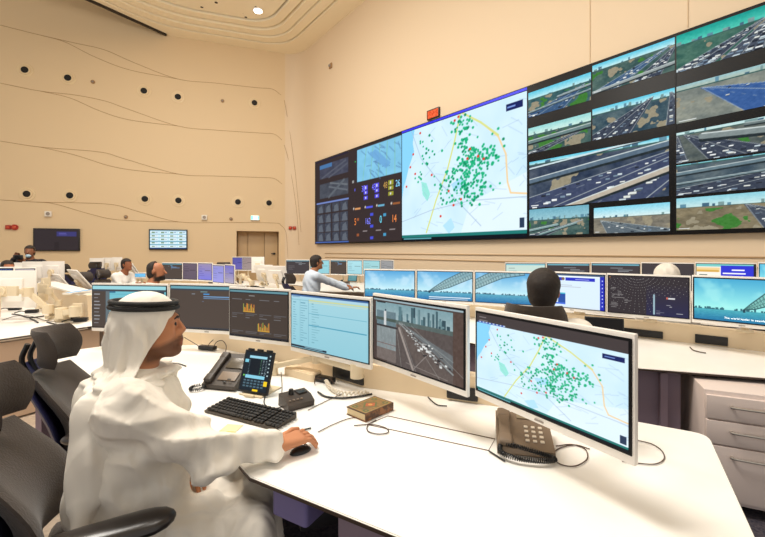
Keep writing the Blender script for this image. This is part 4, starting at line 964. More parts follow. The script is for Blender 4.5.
# tablet on its stand
p = D(252, 396, TZ); A = Vector((p.x, p.y, TZ)); rz = R(-22)
tb = thing('tablet', 'black tablet propped upright on a stand, lit with a keypad page', 'tablet', (A.x, A.y, TZ+.012), rz)
lean = Matrix.Rotation(R(-17), 4, 'X')
b = MB(); b.box((0, .006, .108), (.19, .012, .216), bev=.004, M=lean); b.build('case', BLK, tb)
s_ = link_mesh('screen', grid_mesh('screen', bezel(tablet_screen(96, 124), 1), .172, .195), SCR, tb); s_.matrix_local = lean @ Matrix.Translation((0, -.0012, .012))
for x in (-.06, .0, .06): b = MB(); b.box((x, .004, .219), (.03, .02, .012), bev=.003, M=lean); b.build('clamp', BLK, tb)
st = thing('tablet_stand', 'pale metal stand holding the black tablet', 'stand', (A.x, A.y, TZ+.001), rz)
b = MB(); b.box((0, .07, .004), (.14, .17, .006), bev=.002); b.build('base', ARMC, st); b = MB(); b.bar((0, .125, .006), (0, .078, .16), .04, .012); b.build('support', ARMC, st); b = MB(); b.box((0, -.022, .008), (.06, .014, .012), bev=.003); b.build('lip', ARMC, st)
# keyboard
c0_ = [D(206.3, 410.7, TZ+.01), D(277.6, 429.3, TZ+.01), D(296, 416.2, TZ+.01), D(225.4, 399.7, TZ+.01)]
ctr = sum(c0_, Vector())/4; dx = ((c0_[1]-c0_[0])+(c0_[2]-c0_[3])).normalized(); kw, kd = .42, .145
kb = thing('keyboard', 'black computer keyboard on the big desk by the seated person', 'keyboard', (ctr.x, ctr.y, TZ+.001), math.atan2(dx.y, dx.x))
b = MB(); b.loft([[(x, -kd/2, .001), (x, -kd/2, .011), (x, kd/2, .024), (x, kd/2, .001)] for x in (-kw/2, -kw/2+.003, kw/2-.003, kw/2)]); b.build('case', mat('keyboard_case', (70, 60, 50), .45), kb)
krows = [(.13*0-.0585, [1.25, 1.25, 1.25, 6.2, 1.25, 1.25, 1.25, 1.25]), (-.037, [2.2]+[1]*10+[2.7]), (-.0155, [1.7]+[1]*11+[2.2]), (.006, [1.4]+[1]*12+[1.5]), (.0275, [1]*13+[1.9]), (.052, [1]+[1.12]*12+[1.3])]
nk = 0
for ry, ks in krows:
    x = -kw/2+.008; sx = (kw*.66)/sum(ks)
    for k in ks+['g']+[1]*3+['g']+([1]*4 if ry != -.0585 else [2.1, 1, 1]):
        if k == 'g': x += .008; continue
        s1 = sx if x < .07 else .0188
        w = k*s1
        zt = .0175+(ry+kd/2)*.09
        if nk < 100:
            b = MB(); b.box((x+w/2, ry, zt), (w-.0035, .0165, .009), bev=.0018, seg=1); b.build('key', KEYM, kb, smooth=False)
        else:
            if nk == 100: rest = MB()
            rest.box((x+w/2, ry, zt), (w-.0035, .0165, .009), bev=.0018, seg=1)
        nk += 1; x += w
if nk > 100: tag(rest.build('key_block', KEYM, kb, smooth=False), kind='stuff')
# radio charger
p = D(291, 409, TZ); ch = thing('radio_charger', 'small black desk charger with a knob between keyboard and book', 'charger', (p.x+.015, p.y+.045, TZ+.001), R(38))
b = MB(); b.loft([[(x, -.055, .0), (x, -.06, .028), (x, -.02, .05), (x, .05, .058), (x, .055, .0)] for x in (-.068, -.062, .062, .068)]); b.build('body', mat('charger_black', (58, 46, 38), .4), ch)
b = MB(); b.cyl((-.02, .015, .05), (-.02, .015, .078), .013, .011); b.build('knob', BLK, ch)
b = MB(); b.box((.03, .015, .056), (.045, .05, .008), rz=.1, bev=.002); b.build('slot', BLK, ch)
b = MB(); b.box((.0688, .0, .03), (.002, .05, .03)); b.build('sticker', mat('paper_label', (232, 226, 212), .6), ch, 'white sticker')
for k in range(4): 
    b = MB(); b.box((-.05+.02*k, -.038, .0425), (.01, .01, .004), bev=.001); b.build('button', PHONE2, ch)
# ornate book
q = [D(344, 407.8, TZ+.036), D(367.3, 413.7, TZ+.036), D(398, 402.7, TZ+.036), D(370.7, 395.9, TZ+.036)]
ctr = sum(q, Vector())/4; lx = ((q[2]-q[1])+(q[3]-q[0])).normalized(); bw, bd = .185, .125
bk = thing('book', 'ornate brown hardback book lying on the big desk', 'book', (ctr.x, ctr.y, TZ+.001), math.atan2(lx.y, lx.x))
c = Cv(90, 60, (132, 102, 58)); r_ = np.random.default_rng(8); c.noise(26, 9, r_, col=(1, .8, .4))
c.rect(0, 0, 1, .05, (60, 40, 26)); c.rect(0, .95, 1, 1, (60, 40, 26)); c.rect(0, 0, .035, 1, (60, 40, 26)); c.rect(.965, 0, 1, 1, (60, 40, 26)); c.line([(.07, .1), (.93, .1), (.93, .9), (.07, .9), (.07, .1)], .03, (176, 140, 80))
for x, y in ((.16, .22), (.84, .22), (.16, .78), (.84, .78)): c.disc(x, y, .11, (70, 96, 52)); c.disc(x, y, .05, (150, 110, 60))
c.poly([(.5, .2), (.75, .5), (.5, .8), (.25, .5)], (84, 100, 54)); c.poly([(.5, .28), (.68, .5), (.5, .72), (.32, .5)], (168, 84, 46)); c.disc(.5, .5, .08, (196, 150, 80))
cov = attr_mat('book_cover', .4)
me = grid_mesh('cover', c.a, bw, bd); me.transform(Matrix.Translation((0, -bd/2, .0362)) @ Matrix.Rotation(R(-90), 4, 'X')); link_mesh('cover', me, cov, bk, 'patterned front cover')
LEATH = mat('book_leather', (84, 54, 32), .45, noise=(40, (150, 96, 52), .45, .6))
b = MB(); b.box((0, 0, .034), (bw, bd, .004), bev=.0012); b.box((0, 0, .002), (bw, bd, .004), bev=.0012); b.box((0, -bd/2+.002, .018), (bw, .005, .034), bev=.002); b.build('binding', LEATH, bk)
b = MB(); b.box((0, .003, .018), (bw-.008, bd-.01, .028)); b.build('pages', mat('page_edge', (222, 202, 160), .7), bk, 'cream page block')
# sticky note
p = D(231, 429, TZ); nt_ = thing('sticky_note', 'pale note with a yellow edge on the desk by the sleeve', 'note', (p.x, p.y, TZ+.001), R(-8))
b = MB(); b.box((0, .005, .001), (.072, .066, .0012)); b.build('sheet', mat('note_paper', (226, 208, 168), .7), nt_); b = MB(); b.box((0, -.031, .0012), (.072, .006, .0016)); b.build('edge_strip', mat('note_yellow', (222, 182, 60), .6), nt_, 'yellow strip')
# mouse under the hand
p = Vector((-.306, 1.492, TZ)); ms = thing('mouse', 'dark computer mouse under the seated person\'s right hand', 'mouse', (p.x, p.y, TZ+.001), R(41))
b = MB(); b.ball((0, 0, .0), .043, (1, .6, .48), 24); bmesh.ops.bisect_plane(b.bm, geom=b.bm.verts[:]+b.bm.edges[:]+b.bm.faces[:], plane_co=(0, 0, .001), plane_no=(0, 0, -1), clear_outer=True)
bmesh.ops.holes_fill(b.bm, edges=[e for e in b.bm.edges if e.is_boundary]); b.build('shell', BLK, ms); b = MB(); b.cyl((.022, -.004, .0175), (.022, .004, .0175), .006); b.build('wheel', GRILLE, ms)
# pens and cables
def cable(label, px_pts, r=.0026, z=TZ, m=None, lift=None, name='cable', cat='cable'):
    pts = []
    for i, q in enumerate(px_pts): 
        zz = z+r+.0025+(lift[i] if lift else 0); pts.append(D(q[0], q[1], zz))
    base = pts[0]
    o = MB(); o.tube(pts, r, 7, smooth=6); ob = o.build(name, m or BLK); return tag(ob, label, cat)
CBR = mat('cable_brown', (74, 52, 40), .5); CWH = mat('cable_white', (232, 222, 204), .4)
cable('thin dark mouse cable running from the hand towards the book', [(318, 432), (332, 425), (349, 418.5), (366, 417)], .002, m=CBR)
cable('dark looped cable on the desk in front of the book', [(354, 425.5), (372, 424.5), (386, 428), (388, 432.5), (378, 434), (368, 431), (368, 425), (376, 420)], .0022, m=CBR)
cable('dark cable from the charger running past the book', [(308, 410), (322, 403), (335, 397), (344, 393)], .002, m=CBR)
cable('thick dark cable along the foot of the cream spine', [(318, 392), (326, 396.5), (342, 398), (358, 396.5), (372, 394)], .005)
cable('short dark cable end pointing at the phone under the nearest monitor', [(489, 451), (497, 456), (505, 461)], .003)
cable('round loop of thin dark cable right of the phone with pale keys', [(556, 446), (572, 444.5), (585, 449), (587, 459), (575, 466), (560, 464), (553, 456), (558, 449), (574, 444.8), (590, 449)], .0022, m=CBR)
cable('thin dark cable curling out behind the nearest monitor', [(636, 440), (652, 444), (662, 451), (664, 459), (655, 464), (636, 463), (622, 461)], .002, m=CBR)
cable('black cable from the tablet to the desk edge of the keyboard', [(266, 393), (264, 402), (268, 407), (278, 408), (284, 405)], .0026)
cable('black cable hanging from the monitor arm beside the tablet', [(281, 372), (282, 385), (281.5, 399)], .0022)
cable('black cable dropping to the cable port near the middle of the spine', [(428, 397), (432, 401), (438, 405), (447, 406)], .003)
cable('black pen lying just beyond the fingers of the hand on the mouse', [(279, 435), (295, 431.5), (311, 428)], .0036, name='pen', cat='pen')
pn = cable('black pen lying on the desk beyond the seated person\'s face', [(168, 363), (178, 363.5), (186, 366)], .0035, name='pen', cat='pen')
def hub(label, px, py, rz, wires):
    p = D(px, py, TZ); o = thing('cable_hub', label, 'hub', (p.x, p.y, TZ+.001), rz)
    b = MB(); b.box((0, 0, .018), (.14, .045, .03), bev=.006); b.build('case', BLK, o)
    for w in wires: b = MB(); b.tube(w, .003, 6, smooth=6); b.build('lead', CBR, o)
hub('little black cable hub with looped leads behind the desk phone', 207.5, 350, R(-18), [[(.06, -.01, .02), (.1, -.02, .07), (.17, -.04, .09), (.22, -.06, .06), (.23, -.08, .02)], [(-.06, -.01, .02), (-.13, -.01, .05), (-.22, .0, .08)], [(.02, -.02, .03), (.04, -.02, .06), (.07, -.02, .085)]])
hub('black cable hub under the light blue table monitor', 324, 382, R(-32), [[(.05, .0, .02), (.07, -.03, .04), (.1, -.03, .014)], [(.0, -.02, .02), (-.02, -.05, .03), (.0, -.08, .012)]])
b = MB(); p0 = [D(326, 381, TZ+.024), D(332, 389, TZ+.017), D(342, 393, TZ+.017), D(356, 393, TZ+.017), D(368, 391.5, TZ+.017)]; coil(b, p0, .008, 16, .0045); tag(b.build('cable', CWH), 'white spiral cable wrap behind the book', 'cable')
b = MB(); b.prism(round_poly([(-.60, 2.42), (-.40, 2.28), (-.35, 2.35), (-.55, 2.49)], .02), TZ+.001, TZ+.048, bev=.006); o = b.build('arm_base_box', CREAM); tag(o, 'cream box at the foot of the spine under the light blue monitor', 'box')
# under the desk
p = P(322, 514, 1.40); o = thing('power_adapter', 'black power adapter hanging under the big desk', 'adapter', (p.x, p.y, p.z), R(20)); b = MB(); b.box((0, 0, 0), (.16, .07, .05), bev=.008); b.build('case', BLK, o); b = MB(); b.tube([(.08, 0, 0), (.12, .04, -.05), (.12, .12, -.2), (.05, .25, -p.z+.02)], .006, 7, smooth=6); b.build('lead', BLK, o); b = MB(); b.tube([(.0, .03, .02), (.02, .05, .035), (.02, .05, TZ-.045-p.z)], .006, 7, smooth=5); b.build('hanger', BLK, o)
# ------------------------------------------------------------------ things on the right-hand desk
p = P(604, 342, 3.3); o = thing('tablet', 'dark switched-off tablet leaning on the right-hand desk behind the nearest monitor', 'tablet', (p.x, p.y, TZ+.003), R(-28))
b = MB(); b.box((0, .008, .1), (.29, .014, .2), bev=.005, M=lean); b.build('case', BLK, o); b = MB(); b.box((0, .0, .1), (.27, .003, .18), M=lean); b.build('screen', BLKG, o, 'unlit screen'); b = MB(); b.bar((0, .17, .0), (0, .058, .15), .05, .01); b.build('prop', BLK, o)
cable('short dark cable lying on the right-hand desk', [(690, 347), (693, 350), (700, 352), (706, 353)], .004, m=CBR)
# ------------------------------------------------------------------ people
SKIN = attr_mat('skin', .5, 0, .35); FAB = mat('white_cloth', (238, 230, 217), .75, spec=.2, sheen=.15, folds=(8, .55))
HAIRM = mat('black_hair', (38, 28, 22), .6, bump=(300, .6)); EYEW = attr_mat('eye', .15)
CORD = mat('agal_black', (20, 18, 18), .55, bump=(500, .5))
def head_field(f, h, yaw, s=1.0, fine=True, beard=False):
    """Head built about its eye-level centre h, facing yaw; s scales it."""
    cy, sy = math.cos(yaw), math.sin(yaw)
    def p(x, y, z): return (h[0]+s*(x*cy-y*sy), h[1]+s*(x*sy+y*cy), h[2]+s*z)
    M = np.array([[cy, -sy, 0], [sy, cy, 0], [0, 0, 1]])
    f.ell(p(-.015, 0, .03), np.array((.094, .075, .078))*s, .02, M)
    f.ell(p(.028, 0, -.035), np.array((.062, .062, .085))*s, .03, M)
    if fine:
        for q in (-1, 1):
            f.cone(p(-.005, q*.05, -.06), p(.068, q*.018, -.098), .02*s, .017*s, .025)
            f.cone(p(.083, q*.012, .024), p(.07, q*.042, .022), .012*s, .011*s, .014)
            f.ell(p(.055, q*.042, -.026), np.array((.026, .02, .022))*s, .02, M)
            f.cone(p(.096, q*.011, -.031), p(.088, q*.014, -.032), .0095*s, .009*s, .006)
            if beard: f.ell(p(-.012, q*.076, -.01), np.array((.018, .008, .032))*s, .006, M)
            f.cone(p(.074, q*.031, .002), p(.0745, q*.0312, .002), .0135*s, .0135*s, .005)
        f.cone(p(.086, 0, .016), p(.107, 0, -.02), .0085*s, .0105*s, .01)
        f.ell(p(.105, 0, -.025), np.array((.013, .013, .010))*s, .006, M)
        f.cone(p(.1, -.014, -.0575), p(.1, .014, -.0575), .009*s, .009*s, .004)
        f.cone(p(.098, -.012, -.0745), p(.098, .012, -.0745), .0098*s, .0098*s, .004)
        f.ell(p(.086, 0, -.05), np.array((.02, .028, .03))*s, .012, M)
        f.ell(p(.080, 0, -.098), np.array((.024, .024, .02))*s, .014, M)
    else:
        f.cone(p(.085, 0, .01), p(.11, 0, -.025), .009*s, .012*s, .01); f.ell(p(.07, 0, -.09), np.array((.03, .035, .025))*s, .02, M)
        for q in (-1, 1): f.ell(p(-.01, q*.078, -.005), np.array((.02, .01, .034))*s, .006, M)
    f.cone(p(-.025, 0, -.07), p(-.045, 0, -.17), .055*s, .058*s, .03)
    return p
def finger(f, pts, r0, r1): f.chain(pts, [r0+(r1-r0)*i/(len(pts)-1) for i in range(len(pts))], .006)
def hand(f, w, d, l, up, s=1.0, curl=.0, side=1):
    """w wrist, d along the hand, l towards the thumb, up = back of the hand."""
    w, d, l, up = Vector(w), Vector(d).normalized(), Vector(l).normalized(), Vector(up).normalized()
    def q(a, b, c): return tuple(w+(d*a+l*b+up*c)*s)
    for b_, r in ((.026, .014), (.009, .0145), (-.009, .014), (-.026, .013)): f.cone(q(.005, b_*.6, 0), q(.085, b_, .006), .017*s, r*s, .012)
    for b_, L, e, r in ((.030, .07, 1, .0092), (.010, .078, 1, .0095), (-.011, .072, 1, .009), (-.030, .056, 1, .008)):
        a0 = .085; c = curl
        finger(f, [q(a0, b_, .006), q(a0+L*.45, b_*1.12, .009-.3*c*L), q(a0+L*.78-.1*c*L, b_*1.15, -.004-.75*c*L), q(a0+L-.35*c*L, b_*1.15, -.016-1.05*c*L)], r*s, r*.8*s)
    finger(f, [q(.02, .026, -.004), q(.052, .052, -.002), q(.085, .06, .004), q(.108, .058, .004)], .0135*s, .009*s)
def frame_pt(C, yaw):
    u = Vector((math.cos(yaw), math.sin(yaw), 0)); v = Vector((-math.sin(yaw), math.cos(yaw), 0))
    return lambda a, b, z: tuple(Vector((C[0], C[1], 0))+u*a+v*b+Vector((0, 0, z)))
def skin_colour(h, yaw, base, beard=0, lips=True, bcol=(60, 40, 30)):
    B, K = lin(base), lin(bcol); LIP = lin(np.array(base)*np.array((.82, .66, .66)))
    def fn(co):
        d = co-np.array(h); x = d[:, 0]*math.cos(yaw)+d[:, 1]*math.sin(yaw); y = -d[:, 0]*math.sin(yaw)+d[:, 1]*math.cos(yaw); z = d[:, 2]
        c = np.repeat(B[None], len(co), 0)
        near = (np.abs(z) < .2) & (np.hypot(x, y) < .16)
        if beard:
            edge = -.046-.0*x; t = np.clip((edge-.02*np.clip((.06-x)/.06, -1, .4)-z)/.02, 0, 1)*np.clip((x+.03)/.03, 0, 1)*np.clip((z+.135)/.02, 0, 1)
            side = np.clip((.0-z)/.03, 0, 1)*np.clip((.03-np.abs(x-.0))/.02, 0, 1)*np.clip((z+.11)/.02, 0, 1)
            mo = np.clip((.006-np.abs(z+.046))/.004, 0, 1)*np.clip((x-.085)/.01, 0, 1)
            t = np.maximum(np.maximum(t, side*.8), mo)*near*beard; c = c*(1-t[:, None])+K*t[:, None]
        if lips:
            t = np.clip((.0125-np.abs(z+.065))/.004, 0, 1)*np.clip((x-.094)/.006, 0, 1)*np.clip((.028-np.abs(y))/.01, 0, 1)*near*.8; c = c*(1-t[:, None])+LIP*t[:, None]
        nail = 0
        return c
    return fn
def eyes(o, p, yaw, s=1.0):
    for q, nm in ((-1, 'eye'), (1, 'eye')):
        b = MB(); b.ball((0, 0, 0), .0122*s, n=20); bm = b.bm
        e = b.build(nm, None, o); me = e.data; d0 = Vector((math.cos(yaw+q*.35), math.sin(yaw+q*.35), 0)); co = np.array([v.co for v in me.vertices]); 
        d = co @ np.array(d0)/(.0122*s); col = np.repeat(lin((226, 218, 208))[None], len(co), 0); col[d > .62] = lin((46, 28, 18)); col[d > .9] = lin((8, 6, 6)); set_col(me, col); me.materials.append(EYEW)
        e.location = p(.0768, q*.031, .003)
    for q in (-1, 1):
        b = MB(); b.tube([p(.092, q*.012, .022), p(.092, q*.026, .029), p(.082, q*.044, .024)], [.0042*s, .005*s, .003*s], 6, smooth=4); b.build('eyebrow', HAIRM, o)

# --- the man in white at the big desk
YAW = R(28); MC = (-.88, 1.42); W = frame_pt(MC, YAW)
man = thing('person', 'seated person in white robe and headdress with black head cord, hand on the mouse', 'person', (0, 0, 0))
HY = R(26); hc = W(.045, .0, 1.212)
f = Field(); hp = head_field(f, hc, HY, 1.0, True)
f.cone(W(-.0, 0, 1.07), W(-.01, 0, .98), .056, .07, .04)
f.ell(W(-.01, 0, .9), (.13, .13, .17), .06); f.cone(W(-.01, -.13, .98), W(-.01, .13, .98), .06, .06, .05); f.ell(W(.0, 0, .68), (.13, .13, .18), .06); f.cone(W(.0, -.09, .55), W(.0, .09, .55), .11, .11, .05)
SH_R, EL_R, WR_R = W(0, -.19, .985), (-.575, 1.315, .808), (-.374, 1.435, .782)
SH_L, EL_L, WR_L = W(0, .19, .985), W(.06, .25, .79), W(.11, .04, .715)
f.chain([SH_R, EL_R, WR_R], [.048, .034, .025], .02); f.chain([SH_L, EL_L, WR_L], [.052, .04, .027], .03)
d_ = Vector((.76, .65, -.02)); hand(f, WR_R, d_, (-.65, .76, .12), (0, .02, 1), 1.0, .22)
hand(f, WR_L, (Vector(W(.19, -.07, .655))-Vector(WR_L)), W(1, .3, 0.2) and Vector((.883, .469, 0)), (0, 0, 1), 1.0, .4)
KN_R, KN_L, AN_R, AN_L = W(.335, -.26, .535), W(.42, .03, .54), W(.36, -.25, .1), W(.42, .02, .1)
f.chain([W(.02, -.1, .54), KN_R, AN_R], [.085, .055, .036], .03); f.chain([W(.02, .1, .54), KN_L, AN_L], [.085, .055, .036], .03)
for an in (AN_R, AN_L): 
    e = Vector(an); f.chain([tuple(e+Vector((-.03, -.02, -.055))), tuple(e+Vector((.07, .037, -.06))), tuple(e+Vector((.15, .08, -.068)))], [.03, .034, .022], .02)
f.cut(lambda X, Y, Z, d: np.maximum(d, np.where((X-MC[0])*math.cos(YAW)+(Y-MC[1])*math.sin(YAW) < .24, .48-Z, -1)))
b0, b1 = f.bounds(); b0[2] = min(b0[2], .004)
body = f.mesh('body', .0038, SKIN, man, None, skin_colour(hc, HY, (190, 128, 90), 0.8, bcol=(70, 42, 28)))
eyes(man, hp, HY)
# robe
f = Field()
f.ell(W(-.005, 0, .9), (.165, .165, .2), .05, np.array([[math.cos(YAW), -math.sin(YAW), 0], [math.sin(YAW), math.cos(YAW), 0], [0, 0, 1]]))
RM = np.array([[math.cos(YAW), -math.sin(YAW), 0], [math.sin(YAW), math.cos(YAW), 0], [0, 0, 1]])
f.ell(W(.0, 0, .86), (.16, .215, .2), .05, RM); f.ell(W(.025, 0, .68), (.175, .2, .22), .06, RM); f.ell(W(.0, 0, .54), (.19, .22, .13), .06, RM)
f.cone(W(-.012, -.15, .985), W(-.012, .15, .985), .082, .082, .05); f.cone(W(-.015, 0, 1.05), W(-.01, 0, 1.0), .066, .09, .03)
f.chain([SH_R, tuple(Vector(EL_R)+Vector((0, 0, .008))), tuple(Vector(WR_R)-d_*.002)], [.088, .073, .051], .06); f.chain([SH_L, EL_L, WR_L], [.086, .066, .045], .03)
f.chain([W(.02, -.1, .55), KN_R, W(.36, -.25, .13)], [.105, .088, .11], .05); f.chain([W(.02, .1, .55), KN_L, W(.42, .02, .13)], [.105, .088, .11], .05)
f.cone(W(.15, -.04, .52), W(.38, -.13, .53), .08, .075, .06); f.chain([W(.39, -.13, .52), W(.38, -.12, .15)], [.07, .12], .08)
def robe_folds(X, Y, Z, d):
    cy, sy = math.cos(YAW), math.sin(YAW); a = (X-MC[0])*cy+(Y-MC[1])*sy; b = -(X-MC[0])*sy+(Y-MC[1])*cy
    lap = np.clip((.72-Z)/.1, 0, 1)*np.clip((a-.02)/.1, 0, 1)
    k = lap*(.011*np.sin(a*26+b*34+3*np.sin(b*9))+.005*np.sin(a*60-b*20))
    sk = np.clip((.5-Z)/.1, 0, 1); k = k+sk*.012*np.sin(np.arctan2(b+.13, a-.38)*9+Z*3)
    to = np.clip((Z-.6)/.1, 0, 1)*np.clip((1.0-Z)/.1, 0, 1); k = k+to*(.008*np.sin(b*40+Z*26+2*np.sin(Z*14))+.006*np.sin(Z*38-a*24))
    ex, ey, ez = EL_R; r2 = (X-ex)**2+(Y-ey)**2+(Z-ez)**2; k = k+.003*np.exp(-r2/.02)*np.sin((X-ex)*90+(Z-ez)*60)
    fx = np.clip((X+.6)/.1, 0, 1)*np.clip((Z-.7)/.05, 0, 1); k = k+fx*.004*np.sin(X*70+Y*40)
    def rid(ph): return np.abs(np.sin(ph))**.7
    up = np.clip((Z-.5)/.1, 0, 1)
    k = k+up*.011*rid(a*9+b*13+Z*16+1.6*np.sin(Z*9+b*7)+1.2*np.sin(a*11))+.007*rid(a*21-b*17+Z*24+2*np.sin(Z*13-a*9))
    k = k+.004*np.sin(a*33+1.5*np.sin(b*23))*np.sin(Z*29+1.7*np.sin(a*19))
    return d+k-.007
f.cut(robe_folds)
for wr, dd in ((WR_R, d_.normalized()), (WR_L, (Vector(W(.19, -.07, .655))-Vector(WR_L)).normalized())):
    def cutw(X, Y, Z, d, wr=wr, dd=dd):
        q = (X-wr[0])*dd.x+(Y-wr[1])*dd.y+(Z-wr[2])*dd.z; r2 = (X-wr[0])**2+(Y-wr[1])**2+(Z-wr[2])**2
        return np.where(r2 < .012, np.maximum(d, q-.012), d)
    f.cut(cutw)
def floorcut(X, Y, Z, d):
    a = (X-MC[0])*math.cos(YAW)+(Y-MC[1])*math.sin(YAW)
    return np.maximum(np.maximum(d, .035-Z), np.where(a < .29, .472-Z, -1))
f.cut(floorcut)
f.mesh('robe', .006, FAB, man, 'white ankle-length robe')
# headdress
f = Field(); cy, sy = math.cos(HY), math.sin(HY); HM = np.array([[cy, -sy, 0], [sy, cy, 0], [0, 0, 1]])
f.ell(hp(-.014, 0, .03), (.102, .086, .09), .02, HM)
f.ell(hp(-.03, 0, -.02), (.1, .094, .1), .03, HM); f.ell(hp(-.035, 0, -.1), (.092, .1, .09), .03, HM)
f.ell(hp(-.03, .0, -.165), (.122, .13, .04), .01, HM); f.ell(hp(-.05, .0, -.2), (.12, .15, .04), .02, HM)
f.ell(W(-.06, -.01, .96), (.11, .18, .1), .03, RM); f.ell(W(-.1, -.02, .82), (.07, .19, .2), .03, RM); f.ell(W(-.13, -.08, .64), (.05, .12, .2), .03, RM)
f.cone(W(.0, -.12, 1.03), W(-.02, -.17, .95), .055, .04, .05); f.cone(W(.03, .1, 1.04), W(.05, .14, .9), .05, .05, .05)
def scarf(X, Y, Z, d):
    x = (X-hc[0])*cy+(Y-hc[1])*sy; y = -(X-hc[0])*sy+(Y-hc[1])*cy; z = Z-hc[2]
    th = np.arctan2(y, x+.02)
    hang = np.clip((.05-z)/.05, 0, 1)*np.clip((z+.19)/.05, 0, 1)
    k = hang*(.0085*np.sin(th*8+z*14+.6*np.sin(z*30))+.004*np.sin(th*19-z*22))
    low = np.clip((-.15-z)/.06, 0, 1); cb = -(X-MC[0])*math.sin(YAW)+(Y-MC[1])*math.cos(YAW)
    k = k+low*(.011*np.sin(cb*38+z*9+1.5*np.sin(z*11))+.006*np.sin(cb*85-z*13)) + np.clip((.03-np.abs(z+.17))/.03, 0, 1)*.008*np.sin(z*160+th*3)
    k = k+hang*.006*np.abs(np.sin(th*5.5+z*9+1.3*np.sin(z*21)))**.6 + low*.008*np.abs(np.sin(cb*17+z*10+1.8*np.sin(z*8+cb*6)))**.6
    d = d+k-.004
    face = (.046+.68*z+.012*np.abs(y)/.1)-x       # the opening round the face
    lim = np.maximum(z-.056, -.15-z)
    return np.maximum(d, -np.maximum(face, lim))
f.cut(scarf); f.cut(lambda X, Y, Z, d: np.maximum(d, .474-Z))
f.mesh('headdress', .005, FAB, man, 'white cloth headdress')
for i, (z, rr) in enumerate(((.069, .1), (.086, .097))):
    b = MB(); b.tube([hp(-.014+(rr+.006)*math.cos(a), (rr-.012)*math.sin(a), z-.006*math.cos(a)) for a in [k*2*math.pi/40 for k in range(40)]], .0085, 10, closed=True); b.build('head_cord', CORD, man, 'black head cord')
chair('black and navy office chair the man in white sits in, cut by the left edge', (MC[0]-.06, MC[1]-.02, 0), YAW, None)
chair('empty taupe office chair behind the man in white, beside the left desk', (-1.31, 2.07, 0), R(20), None)
